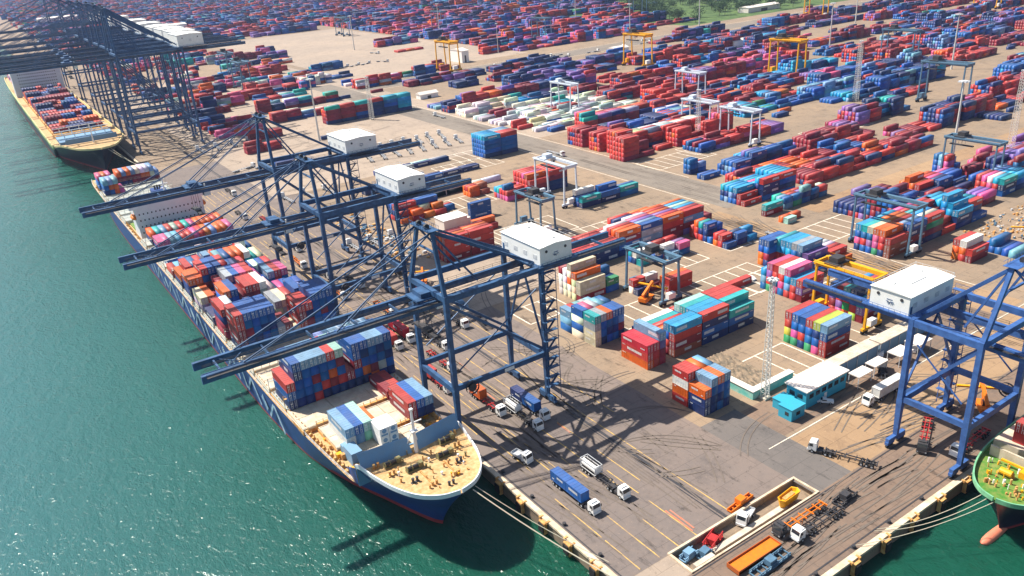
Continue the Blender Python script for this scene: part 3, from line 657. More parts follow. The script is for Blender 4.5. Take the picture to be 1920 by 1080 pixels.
    v = [(x0-.3,-hw-.3,z0+hh),(x1+.3,-hw-.3,z0+hh),(x1+.3,hw+.3,z0+hh),(x0-.3,hw+.3,z0+hh),(xm,-hw-.3,z0+hh+.55),(xm,hw+.3,z0+hh+.55)]
    mb.add(v, [(3,2,1,0),(0,1,4),(2,3,5),(1,2,5,4),(3,0,4,5)]); mb.build('roof', M['white'], hs)
    mb = MB(); mb.box(xm-1.4, -3.2, z0+hh+.3, xm+1.4, 3.2, z0+hh+.62)
    for y in (-6, 6): mb.box(xm+1.2, y-.5, z0+hh+.2, xm+2.2, y+.5, z0+hh+.75)
    mb.build('roof_hatch', M['white'], hs)
    mb = MB()
    for y in (-hw+.2, hw-.2): mb.beam((x0, y, z0+hh+1.0), (x1, y, z0+hh+1.0), .06); [mb.beam((x0+(x1-x0)*k/5, y, z0+hh), (x0+(x1-x0)*k/5, y, z0+hh+1.0), .06) for k in range(6)]
    for x in (x0+.2, x1-.2): mb.beam((x, -hw, z0+hh+1.0), (x, hw, z0+hh+1.0), .06); [mb.beam((x, -hw+2*hw*k/8, z0+hh), (x, -hw+2*hw*k/8, z0+hh+1.0), .06) for k in range(9)]
    tag(mb.build('roof_handrail', M['steel'], hs))
    mb = MB()
    for k in range(4):
        yy = -hw*.75+k*hw*.5; [mb.box(x0-.07, yy-.9, z0+1.6+j*.28, x0+.02, yy+.9, z0+1.78+j*.28) for j in range(5)]
    mb.build('louvres', M['steel'], hs)
    mb = MB(); mb.box(x0-.06, hw*.9-.5, z0+.1, x0+.02, hw*.9+.4, z0+2.2); mb.build('door', M['crane'], hs)
    for s in (-1, 1):
        for fx in (-.30, .30):
            mb = MB(); cx = xm+fx*(x1-x0); y0, y1 = sorted((s*hw, s*(hw+.12)))
            mb.cyl((cx, y0, z0+hh*.72), (cx, y1, z0+hh*.72), .42, n=12); mb.build('vent', M['dark'], hs)
        mb = MB(); y0, y1 = sorted((s*hw, s*(hw+.06)))        # round petal emblem on the house side
        for k in range(5):
            a_ = math.pi*(k+.0)/4+math.pi
            a_ = math.pi+math.pi*k/4
            cx, cz = xm+math.cos(a_)*.95, z0+hh*.47+math.sin(a_)*.62
            mb.beam((cx-.1, (y0+y1)/2, cz), (xm+math.cos(a_)*.3, (y0+y1)/2, z0+hh*.47+math.sin(a_)*.2), .42, .07)
        mb.beam((xm-.75, (y0+y1)/2, z0+hh*.56), (xm+.75, (y0+y1)/2, z0+hh*.56), .06, .2)
        mb.build('emblem', mat_emb, hs)
    mb = MB(); mb.box(x0-1.4, -hw-.9, z0-.25, x1+1.6, hw+.9, z0-.02)
    for (a, b) in (((x0-1.4, -hw-.9), (x1+1.6, -hw-.9)), ((x0-1.4, hw+.9), (x1+1.6, hw+.9)), ((x1+1.6, -hw-.9), (x1+1.6, hw+.9)), ((x0-1.4, -hw-.9), (x0-1.4, hw+.9))):
        mb.beam((*a, z0+1.0), (*b, z0+1.0), .07); mb.beam((*a, z0+.5), (*b, z0+.5), .05)
        n = 9
        for k in range(n+1): p = Vector((*a, 0)).lerp(Vector((*b, 0)), k/n); mb.beam((p.x, p.y, z0-.05), (p.x, p.y, z0+1.0), .06)
    hp_ = mb.build('house_platform', P, t); hp_.location = (0, hoff, 0); hs.location = (0, hoff, 0)
    if full:
        # stair tower on the landward leg
        mb = MB(); zz = 2.5; s = 1; x = G+1.2; y = -h2
        while zz < H-2:
            mb.beam((x+s*1.5, y-1.5, zz), (x-s*1.5, y-1.5, zz+3.0), .7, .16); mb.box(x-2.3, y-2.0, zz+2.9, x+2.3, y-.6, zz+3.0)
            mb.beam((x-2.3, y-2.0, zz+4), (x+2.3, y-2.0, zz+4), .07); mb.beam((x+s*1.5, y-1.9, zz+1), (x-s*1.5, y-1.9, zz+4.0), .07)
            for q in (-2.3, 2.3): mb.beam((x+q, y-2, zz+3), (x+q, y-2, zz+4), .07)
            s = -s; zz += 3.0
        for q in (-2.2, 2.2): mb.beam((x+q, y-2, .6), (x+q, y-2, H-1), .16)
        mb.build('stair_tower', P, t)
        mb = MB(); mb.cyl((G*.16, -h2-1.3, sill-.5), (G*.16, -h2-.6, sill-.5), 2.0, n=20, cap=False); mb.cyl((G*.16, -h2-1.25, sill-.5), (G*.16, -h2-.65, sill-.5), 1.2, n=16)
        for k in range(8):
            a_ = k*math.pi/4; mb.beam((G*.16, -h2-1, sill-.5), (G*.16+2*math.cos(a_), -h2-1, sill-.5+2*math.sin(a_)), .12)
        mb.build('cable_reel', D, t)
        mb = MB(); mb.box(G*.52, -h2-.62, sill-.1, G*.52+3.2, -h2-.52, sill+.9); mb.build('number_plate', M['white'], t)
    # trolley, cab and spreader
    tx = trolley
    mb = MB(); mb.box(tx-3.2, -bh+.6, bz+1.2, tx+3.2, bh-.6, bz+1.7); mb.box(tx-1.5, -2.5, bz+1.7, tx+1.8, 2.5, bz+3)
    for q in (-2.6, 2.6):
        for s in (-1, 1): mb.cyl((tx+q, s*(bh-.7)-.15, bz+1.15), (tx+q, s*(bh-.7)+.15, bz+1.15), .35, n=10, mi=1)
    tr = mb.build('trolley', [P, D], t)
    mb = MB(); mb.box(tx+3.6, -1.1, bz-3.4, tx+6.0, 1.1, bz-.6); mb.box(tx+3.3, -.9, bz-3.0, tx+3.6, .9, bz-1.2, 1); mb.box(tx+4.4, -.2, bz-.6, tx+4.8, .2, bz+1.3)
    mb.build('operator_cab', [M['white'], M['glass']], tr)
    mb = MB(); sz = bz-9
    for q in (-2.4, 2.4):
        for s in (-1, 1): mb.beam((tx+s*.9, q*.6, bz+1.2), (tx+s*.8, q, sz+1), .09)
    mb.box(tx-.7, -6.1, sz, tx+.7, 6.1, sz+.55); mb.box(tx-.9, -2.6, sz+.55, tx+.9, 2.6, sz+1.2)
    for s in (-1, 1): mb.box(tx-1.25, s*6.0-.2, sz-.15, tx+1.25, s*6.0+.2, sz+.3)
    mb.build('spreader', M['yellow'] if mk == 'none' else D, tr)
    return t
mat_emb = mat('emblem_blue_grey', (.10, .14, .24), .5)
c1 = make_sts('blue quay crane nearest the bow, its boom over the forward container bays', 43, 30.5, 18.8, -61, 66, 59.3, 'crane', (87, 176.8, 0), 0)
c2 = make_sts('middle one of three blue quay cranes over the big blue ship', 44, 28.5, 18.8, -63.5, 64, 61, 'crane', (89.0, 266.0, 0), 0, trolley=-14)
c3 = make_sts('farthest of three blue quay cranes over the big ship, by its bridge', 48.5, 31, 19, -70, 68, 68, 'crane', (92.5, 321.0, 0), 0, trolley=-30, house=(31, 45, 5.6))
cR = make_sts('bright blue crane at the right edge beside the green ship', 35.6, 16.6, 23.2, -52, 52, 52.5, 'crane2', (185.2, 75.6, 0), R(90), bh=5.6, sill=13.2, house=(18.2, 28.6, 5.0), xa=-.6, trolley=-16, hwid=9.6, hoff=1.4)
# the crowd of cranes over the second ship
far0 = make_sts('nearest blue quay crane over the distant ship with the open deck', 70, 44, 26, -112, 92, 100, 'crane', (93, 640, 0), 0, full=False, house=(42, 60, 8), trolley=-30, bh=5.2)
fl = ['second blue quay crane over the distant ship, close behind the nearest one', 'third blue quay crane over the distant ship, amid the crowded legs', 'fourth blue quay crane over the distant ship, before its bridge',
      'fifth blue quay crane over the distant ship, beside its bridge', 'sixth blue quay crane over the distant ship, behind its bridge', 'seventh blue quay crane in the hazy top left corner', 'eighth blue quay crane in the hazy top left corner, half cut off']
for k, yy in enumerate((675, 710, 747, 800, 862, 950, 1080)):
    dup(far0, (97+k*.6, yy, 0), 0, fl[k], 'ship-to-shore quay cranes')

# ---------------------------------------------------------------- yard gantry cranes
def make_rtg(label, mk, loc, rz, H=19.5, S=23.5, B=9.0, group='rubber tyred yard gantry cranes', tr=.25, cabcol='white'):
    """local x across the span"""
    t = thing('yard_gantry_crane', label, 'gantry crane', loc, rz, group); P = M[mk]
    for x in (-S/2, S/2):
        for y in (-B/2, B/2):
            mb = MB(); mb.beam((x, y*.92, 1.9), (x, y*.80, H-.6), .75, .75, 0, .65, .65); mb.build('leg', P, t)
        mb = MB(); mb.beam((x, -B/2-1, 1.6), (x, B/2+1, 1.6), .9, .9); mb.build('sill_beam', P, t)
        mb = MB(); mb.beam((x, -B*.4, H-1), (x, B*.4, H-1), .5, .6); mb.build('leg_tie', P, t)
        mb = MB(); mb.box(x-.9, -1.6, 2.05, x+.9, 1.8, 4.2); mb.build('engine_box', M['white'] if x < 0 else P, t)
        for y in (-B/2-.4, -B/2+1.4, B/2-1.4, B/2+.4):
            mb = MB(); mb.cyl((x-.35, y, .78), (x+.35, y, .78), .78, n=14); mb.build('wheel', M['rubber'], t)
    for y in (-B*.36, B*.36):
        mb = MB(); mb.beam((-S/2-1.2, y, H), (S/2+1.2, y, H), .85, 1.3); mb.beam((-S/2-1, y*1.32, H+.5), (S/2+1, y*1.32, H+.5), .7, .06)
        mb.beam((-S/2-1, y*1.45, H+1.5), (S/2+1, y*1.45, H+1.5), .06)
        mb.build('girder', P, t)
    for s in (-1, 1): mb = MB(); mb.beam((s*(S/2+.8), -B*.36, H), (s*(S/2+.8), B*.36, H), .6, 1); mb.build('end_beam', P, t)
    x = -S/2+S*tr
    mb = MB(); mb.box(x-2.4, -B*.42, H+.75, x+2.4, B*.42, H+1.2); mb.box(x-1.8, -2, H+1.2, x+1.6, 2.2, H+3.0); mb.box(x+1.2, -3, H+1.2, x+2.3, -1, H+2.3)
    trl = mb.build('trolley', M['dark'] if mk != 'rtgwhite' else P, t)
    mb = MB(); mb.box(x+1, -B*.36-2.4, H-2.7, x+2.8, -B*.36-.8, H-.4); mb.box(x+.8, -B*.36-2.2, H-2.4, x+1, -B*.36-1, H-1, 1); mb.build('operator_cab', [M['white'], M['glass']], trl)
    mb = MB(); sz = H-4
    for a in (-.8, .8):
        for b_ in (-2, 2): mb.beam((x+a, b_*.6, H+.8), (x+a*.9, b_, sz+.5), .08)
    mb.box(x-.7, -5.8, sz, x+.7, 5.8, sz+.5) if False else mb.box(x-5.8, -.7, sz, x+5.8, .7, sz+.5)
    mb.build('spreader', M['dark'], trl)
    return t
# spans lie along the quay direction (Y); the cranes roll along the block rows (X)
r1 = make_rtg('dark blue yard gantry crane standing over the low rows', 'rtgblue', (191.8, 201.5, 0), R(90), H=17.0, S=19.5, tr=.5)
r2 = make_rtg('dark gantry crane over the many-coloured block, its trolley at the far end', 'rtgblue', (293.0, 172.0, 0), R(90), H=20.5, S=25, tr=.75)
r3 = make_rtg('yellow yard gantry crane with four slim legs behind the striped block', 'yellow', (224.8, 142.8, 0), R(90), H=19.0, S=20, B=8.6, tr=.75)
r4 = make_rtg('pale grey gantry crane over the navy rows and red block', 'rtgwhite', (236.5, 319.5, 0), R(90), H=21, S=24.5, B=9, tr=.75)
# crane r1 style copy over the teal and orange stack in the middle
dup(r1, (203.5, 292.0, 0), R(90), 'dark blue yard gantry crane between the lone blue-green stack and navy rows')
dup(r4, (388.0, 331.0, 0), R(90), 'pale grey gantry crane with long legs beyond the tall blue rows')
dup(r4, (392.0, 368.0, 0), R(90), 'pale grey gantry crane beside the white lattice light mast')
dup(r2, (402.0, 196.0, 0), R(90), 'teal-blue gantry crane at the right edge over the red and blue pair')
dup(r4, (381.0, 498.0, 0), R(90), 'pale grey gantry crane astride the white refrigerated rows')
dup(r4, (470.0, 452.0, 0), R(90), 'pale grey gantry crane far back over maroon rows')
for (x, y, l) in ((430, 762, 'yellow gantry crane beside the far wide road'), (560, 610, 'yellow gantry crane in the middle of the far yard'), (590, 455, 'yellow gantry crane far back in the right yard'),
                  (960, 700, 'yellow gantry crane by the far road and trees'), (1120, 560, 'left of two tiny yellow gantry cranes at the top right'), (1160, 480, 'right of two tiny yellow gantry cranes at the top right')):
    dup(r3, (x, y, 0), R(90), l).scale = (1.45, 1.45, 1.6)
for (x, y, l) in ((560, 300, 'blue gantry crane over the hazy rows on the right'), (700, 420, 'blue gantry crane in the far right yard beside a light mast'), (640, 880, 'blue gantry crane beyond the far road, left of the trees'),
                  (240, 860, 'blue gantry crane on the pale paving behind the distant ship'), (255, 960, 'blue gantry crane farther along the pale paving'), (640, 1150, 'blue gantry crane in the top middle of the old yard'),
                  (520, 1250, 'blue gantry crane at the top beside the pale paving'), (760, 320, 'blue gantry crane high on the right among navy stacks'), (900, 980, 'blue gantry crane just left of the far trees')):
    dup(r2, (x, y, 0), R(90), l).scale = (1.2, 1.2, 1.35)

# ---------------------------------------------------------------- light masts
def lattice_mast(label, loc, H, w0=1.7, w1=.9):
    t = thing('light_mast', label, 'light mast', loc, 0, 'floodlight masts')
    mb = MB()
    for sx in (-1, 1):
        for sy in (-1, 1): mb.beam((sx*w0/2, sy*w0/2, .6), (sx*w1/2, sy*w1/2, H), .16)
    n = int(H/1.5); 
    for k in range(n):
        a = k/n; b_ = (k+1)/n; wa = w0+(w1-w0)*a; wb = w0+(w1-w0)*b_; za, zb = .6+(H-.6)*a, .6+(H-.6)*b_
        for (p, q) in (((-1,-1),(1,-1)), ((1,-1),(1,1)), ((1,1),(-1,1)), ((-1,1),(-1,-1))):
            mb.beam((p[0]*wa/2, p[1]*wa/2, za), (q[0]*wb/2, q[1]*wb/2, zb), .10); mb.beam((p[0]*wb/2, p[1]*wb/2, zb), (q[0]*wb/2, q[1]*wb/2, zb), .09)
    mb.build('lattice_tower', M['mast'], t)
    mb = MB(); mb.box(-1.3, -1.3, 0, 1.3, 1.3, .6); mb.build('plinth', M['concrete'], t)
    mb = MB(); mb.box(-1.2, -1.2, H, 1.2, 1.2, H+.12)
    for k in range(8):
        a = k*math.pi/4; mb.beam((math.cos(a)*.6, math.sin(a)*.6, H+.5), (math.cos(a)*1.6, math.sin(a)*1.6, H+.35), .5, .4)
    mb.build('floodlights', M['steel'], t); return t
def pole_mast(label, loc, H):
    t = thing('light_mast', label, 'light mast', loc, 0, 'floodlight masts')
    mb = MB(); mb.cyl((0,0,0), (0,0,H), .42, .2, 10); mb.build('pole', M['mast'], t)
    mb = MB(); mb.cyl((0,0,H-.1), (0,0,H+.15), 1.0, 1.0, 12)
    for k in range(8): a = k*math.pi/4; mb.box(math.cos(a)*1.25-.3, math.sin(a)*1.25-.3, H-.45, math.cos(a)*1.25+.3, math.sin(a)*1.25+.3, H)
    mb.build('floodlights', M['steel'], t); return t
lattice_mast('pale lattice light mast rising beside the teal green wall', (165.9, 127.6, 0), 37)
lattice_mast('white lattice mast in front of the maroon row on the pale road', (262.5, 597, 0), 33, 3.0, 2.0)
lattice_mast('white lattice mast standing in the right-hand yard by cyan containers', (533, 349, 0), 42, 3.2, 2.2)
lattice_mast('tall leaning-looking white mast at the right edge', (462, 206, 0), 44, 2.8, 1.9)
lattice_mast('white lattice mast beside the pale gantry crane and red block', (378, 356, 0), 31, 2.4, 1.6)
pm = pole_mast('slim mast beyond the far road, left of the yellow gantry crane', (537, 828, 0), 34)
for (x, y, l) in ((676, 750, 'slim mast on the far road above the yellow gantry crane'), (687, 364, 'slim pale mast standing high on the right among blue stacks'), (785, 742, 'slim mast near the far road in front of the trees'), (930, 620, 'slim mast in the top right yard'),
                  (420, 215, 'slim mast by the low mixed containers on the right'), (600, 1080, 'slim mast in the old yard at the top middle'), (800, 1010, 'slim mast rising before the green verge'), (450, 1050, 'slim mast on the pale paving at the top'), (740, 520, 'slim mast in the maroon rows of the far yard'), (203, 560, 'slim mast behind the farthest boom')):
    dup(pm, (x, y, 0), 0, l).scale = (1.8, 1.8, 1.3)
# ---------------------------------------------------------------- ships
def smooth(ctrl, n):
    """Catmull-Rom through control rows"""
    out = []; K = len(ctrl)
    for i in range(K-1):
        p0 = ctrl[max(0, i-1)]; p1 = ctrl[i]; p2 = ctrl[i+1]; p3 = ctrl[min(K-1, i+2)]
        for k in range(n):
            t = k/n
            out.append([.5*((2*b)+(c-a)*t+(2*a-5*b+4*c-d)*t*t+(3*b-a-3*c+d)*t**3) for a, b, c, d in zip(p0, p1, p2, p3)])
    out.append(list(ctrl[-1])); return out
def make_hull(t, ctrl, zb, mh, mboot, bul=1.1, mtop=None):
    """ctrl rows: y_deck, half_deck, y_waterline, half_waterline, z_deck (bow first)"""
    rows = smooth(ctrl, 6); lv = [0, .12, .3, .5, .7, .85, 1.0]
    def ring(r, s, f):
        yd, hd, yw, hw, zd = r; e = f**1.8
        return (s*max(0.02, hw+(hd-hw)*e), yw+(yd-yw)*(f**1.3), zb+(zd-zb)*f)
    for nm, la, m in (('boot_topping', [0, .10], mboot), ('hull', [.10, .2, .35, .5, .65, .8, .92, 1.0], mh)):
        mb = MB(); vs = []; n = len(la)
        for r in rows:
            for s in (-1, 1):
                for f in la: vs.append(ring(r, s, f))
        fs = []
        for i in range(len(rows)-1):
            for si in (0, 1):
                for j in range(n-1):
                    a = i*2*n+si*n+j; q = (a, a+1, a+1+2*n, a+2*n); fs.append(q if si else q[::-1])
        for base in (0, (len(rows)-1)*2*n):                       # close stem and transom
            for j in range(n-1): fs.append((base+j, base+j+1, base+n+j+1, base+n+j))
        mb.add(vs, fs); o = mb.build(nm, m, t)
        for p in o.data.polygons: p.use_smooth = True
    # deck plate
    mb = MB(); vs = [(s*max(.02, r[1]-.05), r[0]+.02, r[4]) for r in rows for s in (-1, 1)]
    mb.add(vs, [(2*i, 2*i+2, 2*i+3, 2*i+1) for i in range(len(rows)-1)])
    # bulwark rail
    return rows, mb
def rail(rows, h, th, i0, i1, inset=0.):
    mb = MB(); 
    for s in (-1, 1):
        for i in range(i0, i1):
            a, b = rows[i], rows[i+1]
            mb.beam((s*max(.02, a[1]-inset), a[0], a[4]+h/2), (s*max(.02, b[1]-inset), b[0], b[4]+h/2), th, h)
    return mb

# --- the big blue ship
M['winch'] = mat('olive_winch_paint', (.16, .17, .08), .7, noise=(1.5, .7, (.3, .2, .08)))
S0 = thing('container_ship', 'big blue container ship along the quay, buff foredeck, half loaded', 'ship', (67.4, 132.2, 0), R(.38))
ctrl = [(0, .3, 12, .05, 12.4), (1.2, 4.6, 14.5, 1.6, 12.4), (5, 8.6, 21, 4.0, 12.2), (11, 11.4, 30, 7.0, 12.0), (18, 13.1, 40, 10.5, 11.8), (25.5, 14.5, 50, 13.2, 11.6),
        (26.5, 14.7, 52, 13.6, 6.6), (40, 16.0, 62, 15.4, 6.5), (60, 17.0, 76, 16.4, 6.4), (90, 17.6, 98, 17.2, 6.3), (150, 17.6, 150, 17.4, 6.3), (240, 17.6, 240, 17.4, 6.3), (330, 17.6, 330, 17.2, 6.3), (395, 17.0, 390, 13.5, 6.4), (413, 15.5, 404, 9, 6.6)]
rows, mb = make_hull(S0, ctrl, -4.4, M['hull'], M['boot'])
mb.build('deck', M['deckbuff'], S0)
fo = next(i for i, r in enumerate(rows) if r[0] > 25.6)
rail(rows, 1.15, .3, 0, fo, .1).build('bulwark', M['shipwhite'], S0)
mb = MB()
for s in (-1, 1):
    for i in range(fo+6, len(rows)-1):
        a, b_ = rows[i], rows[i+1]
        for hh in (.6, 1.15): mb.beam((s*(a[1]-.15), a[0], a[4]+hh), (s*(b_[1]-.15), b_[0], b_[4]+hh), .07)
        n = max(1, int((b_[0]-a[0])/2.5))
        for k in range(n): f = k/n; x = s*(a[1]+(b_[1]-a[1])*f-.15); y = a[0]+(b_[0]-a[0])*f; mb.beam((x, y, 6.3), (x, y, 7.5), .08)
mb.build('side_rail', M['shipwhite'], S0)
# white sheer stripe and big hull lettering on the water side
mb = MB(); hx = -17.68
def stroke(y0, z0, y1, z1, w=1.0): mb.beam((hx, y0, z0), (hx, y1, z1), .14, w) if abs(y1-y0) > .01 else mb.box(hx-.07, y0-w/2, min(z0, z1), hx+.07, y0+w/2, max(z0, z1))
y = 72; zl, zh = -1.6, 5.6
for k in range(9):                                        # large angular white strokes, too worn and slanted to read
    stroke(y, zl+.4, y+6.5, zh-.4, 1.1); stroke(y+7.2, zh-.5, y+12.5, zl+.5, 1.1)
    if k % 2: stroke(y+13.8, zl+.4, y+17.5, zh-.5, 1.5)
    else: stroke(y+14.5, .2, y+18, 3.6, 2.0)
    y += 21
mb.build('hull_lettering', mat('worn_pale_blue_lettering', (.42, .56, .62), .6, noise=(.35, .85, (.05, .16, .32))), S0)
# breakwater
mb = MB(); yb = 26.2
for (xa, ya, xb, yb_) in ((-13.8, 24.6, -1.0, 23.0), (1.0, 23.0, 13.8, 24.6)):
    v = [(xa, ya, 6.4), (xb, yb_, 6.4), (xb, yb_-.0, 6.4), (xa, ya, 6.4)]
    mb.add([(xa,ya-1.3,11.7),(xb,yb_-1.3,11.7),(xb,yb_+.9,15.4),(xa,ya+.9,15.4),(xa,ya-1.0,11.7),(xb,yb_-1.0,11.7),(xb,yb_+1.2,15.4),(xa,ya+1.2,15.4)],
           [(0,1,2,3),(7,6,5,4),(3,2,6,7),(0,3,7,4),(1,5,6,2),(0,4,5,1)])
    for k in range(7):
        f = (k+.5)/7; x = xa+(xb-xa)*f; y_ = ya+(yb_-ya)*f; mb.beam((x, y_+1.1, 15.2), (x, y_+3.2, 6.6), .22, .3)
mb.build('breakwater', M['slate'], S0)
mb = MB(); mb.box(-14.4, 25.5, 6.2, 14.4, 26.1, 11.7); mb.build('forecastle_bulkhead', M['slate'], S0)
# forecastle gear
mb = MB(); mb.cyl((0, 21.5, 12), (0, 21.5, 24), .5, .3, 12); mb.beam((-2.4, 21.5, 20.5), (2.4, 21.5, 20.5), .25); mb.box(-.9, 20.7, 18.2, .9, 22.3, 18.4); mb.box(-.4, 21.1, 24, .4, 21.9, 24.5)
mb.beam((-2, 24, 12), (0, 21.6, 19), .2); mb.beam((2, 24, 12), (0, 21.6, 19), .2); mb.build('foremast', M['shipwhite'], S0)
for (x, y_) in ((-4.2, 15.5), (4.2, 15.5), (-7.6, 20.5), (7.6, 20.5)):
    mb = MB(); mb.box(x-1.7, y_-.8, 12, x+1.7, y_+.8, 12.3); mb.cyl((x-1.5, y_, 12.9), (x+1.5, y_, 12.9), .45, n=14, mi=1); 
    for q in (-1.55, -.2, 1.5): mb.cyl((x+q-.08, y_, 12.9), (x+q+.08, y_, 12.9), .75, n=14)
    mb.box(x+1.7, y_-.6, 12.2, x+2.7, y_+.6, 13.5); mb.build('mooring_winch', [M['winch'], M['dark']], S0)
rb = random.Random(11)
mb = MB()
for (x, y_) in ((-3, 7), (3, 7), (-6, 11), (6, 11), (-9, 17), (9, 17), (-10.8, 22), (10.8, 22), (0, 4.5)):
    for q in (-.55, .55): mb.cyl((x+q, y_, 12), (x+q, y_, 13.1), .3, .3, 10); mb.cyl((x+q, y_, 13.1), (x+q, y_, 13.3), .4, .36, 10)
    mb.box(x-1.1, y_-.4, 11.98, x+1.1, y_+.4, 12.12); mb.build('bitts', M['rust'] if x*y_ % 2 else M['dark'], S0); mb = MB()
mb = MB()
for k in range(44):
    x = rb.uniform(-11.5, 11.5); y_ = rb.uniform(5, 22)
    if abs(x) > 11.3*(y_/20)**.5: continue
    r_ = rb.uniform(.15, .32); h_ = rb.uniform(.5, 1.2); mb = MB(); mb.cyl((x, y_, 12), (x, y_, 12+h_), r_, r_*.8, 8); mb.cyl((x, y_, 12+h_), (x, y_, 12+h_+.15), r_*1.3, r_*1.1, 8); mb.build('deck_vent', M[rb.choice(('rust', 'rust', 'yellow', 'shipwhite', 'winch'))], S0)
mb = MB(); 
for s in (-1, 1):
    for k in range(14): y_ = 13.5-k*.55; mb.box(s*3.2-.22, y_-.2, 12.02, s*3.2+.22, y_+.2, 12.3)
mb.build('anchor_chain', M['rust'], S0)
# hatch covers, coamings, lashing bridges
bay_y = [157.6, 172.2, 186.4, 199.6, 214.2, 228.8, 243.4, 258.2, 273.0, 287.6, 302.2, 316.8, 331.4, 346.0, 366.0, 381.5, 430, 444.5, 459, 477.4, 492, 507, 521.5]
for k, by in enumerate(bay_y):
    y0 = by-130.3-.2; y1 = y0+12.7
    hw = min(16.9, 9.4+k*3.8) if k < 3 else (16.9 if by < 500 else 15.2)
    if k == 0: y0 += 3
    mb = MB(); mb.box(-hw-.1, y0-.1, 6.2, hw+.1, y1+.1, 7.5); mb.build('hatch_coaming', M['rust'] if k < 4 else M['hatchgrey'], S0)
    n = 3 if k < 3 else 4; wd = 2*hw/n
    for q in range(n):
        mb = MB(); xa = -hw+q*wd+.08; xb = xa+wd-.16; mb.box(xa, y0, 7.5, xb, y1, 8.12)
        for r_ in range(int(wd/2.5)+1):
            x = xa+.15+r_*2.5
            if x < xb: mb.box(x-.09, y0+.1, 8.12, x+.09, y1-.1, 8.24)
        for yy in (y0+.25, y0+6.2, y1-.5): mb.box(xa+.1, yy, 8.12, xb-.1, yy+.22, 8.22)
        mb.build('hatch_cover', M['hatch'] if (k < 3 or (k in (4, 5) and q < 3)) else M['hatchgrey'], S0)
    if by > 195 or k < 3:                                  # lashing bridge behind the bay
        mb = MB(); yl = y1+.8; h_ = 2.6 if k < 2 else 5.2
        if yl < 394 and k not in (15,):
            mb.box(-hw, yl-.35, 6.2+h_-.1, hw, yl+.35, 6.2+h_)
            x = -hw
            while x <= hw+.01:
                mb.beam((x, yl, 6.2), (x, yl, 6.2+h_+1), .16); x += 2*hw/13
            for zz in (.5, 1.0): mb.beam((-hw, yl-.3, 6.2+h_+zz), (hw, yl-.3, 6.2+h_+zz), .06)
            mb.build('lashing_bridge', M['rust'] if k < 3 else M['hatchgrey'], S0)
# deck-edge stanchions and orange walkway clutter
mb = MB()
for s in (-1, 1):
    y_ = 30
    while y_ < 392:
        r = min(rows, key=lambda r: abs(r[0]-y_)); hwb = r[1]
        if 34 < y_ < 60: mb.box(s*(hwb-.9)-.45, y_, 6.4, s*(hwb-.9)+.45, y_+.6, 7.8)
        mb.beam((s*(hwb-1.1), y_, 6.3), (s*(hwb-1.1), y_, 8.6), .22)
        if int(y_/2.1) % 3 == 0: mb.box(s*(hwb-.7)-.3, y_, 6.35, s*(hwb-.7)+.3, y_+1.2, 7.1)
        y_ += 2.1
tag(mb.build('side_stanchions', M['rust'], S0), kind='stuff')
mb = MB()
for k in range(46):
    s = rb.choice((-1, 1)); y_ = rb.uniform(28, 52); x = s*rb.uniform(10.8, 13.4+(y_-28)*.05); r_ = rb.uniform(.3, .8)
    mb = MB(); mb.box(x-r_, y_-r_, 6.4, x+r_, y_+r_*.8, 6.4+rb.uniform(.4, 1.8)); mb.build('deck_locker', M[rb.choice(('rust', 'deckbuff', 'yellow', 'winch'))], S0)
mb = MB(); mb.box(-12.4, 33.5, 6.5, -9.4, 38.8, 10.2); mb.box(-12.3, 38.9, 6.5, -9.6, 41.2, 9.4); mb.build('deck_house', M['slate'], S0)
# superstructure
y0 = 398-130.3; 
mb = MB(); mb.box(-15.5, y0, 6.3, 15.5, y0+13, 21.5); acc = mb.build('accommodation', M['shipwhite'], S0)
for zf in (9.2, 12.2, 15.2, 18.2):
    for k in range(16): mb = MB(); x = -14+k*1.87; mb.box(x-.28, y0-.06, zf, x+.28, y0+.02, zf+.75); mb.build('window', M['glass'], acc)
mb = MB(); mb.box(-18.0, y0-.6, 21.5, 18.0, y0+7.5, 24.6); br_ = mb.build('bridge', M['shipwhite'], S0)
for k in range(22): mb = MB(); x = -16.6+k*1.55; mb.box(x, y0-.66, 22.8, x+1.25, y0-.58, 24.0); mb.build('window', M['glass'], br_)
mb = MB(); mb.cyl((0, y0+3, 24.6), (0, y0+3, 33), .5, .3, 10); mb.box(-2.2, y0+2.8, 30, 2.2, y0+3.2, 30.3); mb.box(-1.6, y0+2.4, 28, 1.6, y0+3.0, 28.4); mb.build('radar_mast', M['shipwhite'], S0)
mb = MB(); mb.prism([(-3.5, y0+17), (3.5, y0+17), (3, y0+24), (-3, y0+24)], 6.3, 24); fu = mb.build('funnel', M['hull'], S0)
mb = MB(); 
for q in (-1.2, 0, 1.2): mb.cyl((q, y0+20, 24), (q, y0+20.3, 26), .45, n=10)
mb.build('exhaust_pipes', M['dark'], fu)
for s in (-1, 1):
    mb = MB(); x = s*16.2; yy = y0+4
    vs = []; 
    for i, (yy_, r_) in enumerate(((yy-3.6, .1), (yy-2.8, .9), (yy-1, 1.25), (yy+1, 1.25), (yy+2.8, .9), (yy+3.6, .1))):
        for k in range(8): a = k*math.pi/4; vs.append((x+r_*math.cos(a), yy_, 17+r_*math.sin(a)))
    mb.add(vs, [(i*8+k, i*8+(k+1) % 8, (i+1)*8+(k+1) % 8, (i+1)*8+k) for i in range(5) for k in range(8)]); mb.build('lifeboat', M['orange'], S0)
mb = MB(); mb.box(-15, 392-2-104, 6.3, 15, 392+17-104, 6.9)
for k in range(30): x = rb.uniform(-14, 14); y_ = rb.uniform(286, 300); h_ = rb.uniform(.6, 2.6); mb.box(x-.8, y_-.6, 6.9, x+.8, y_+.6, 6.9+h_, rb.choice((0, 1)))
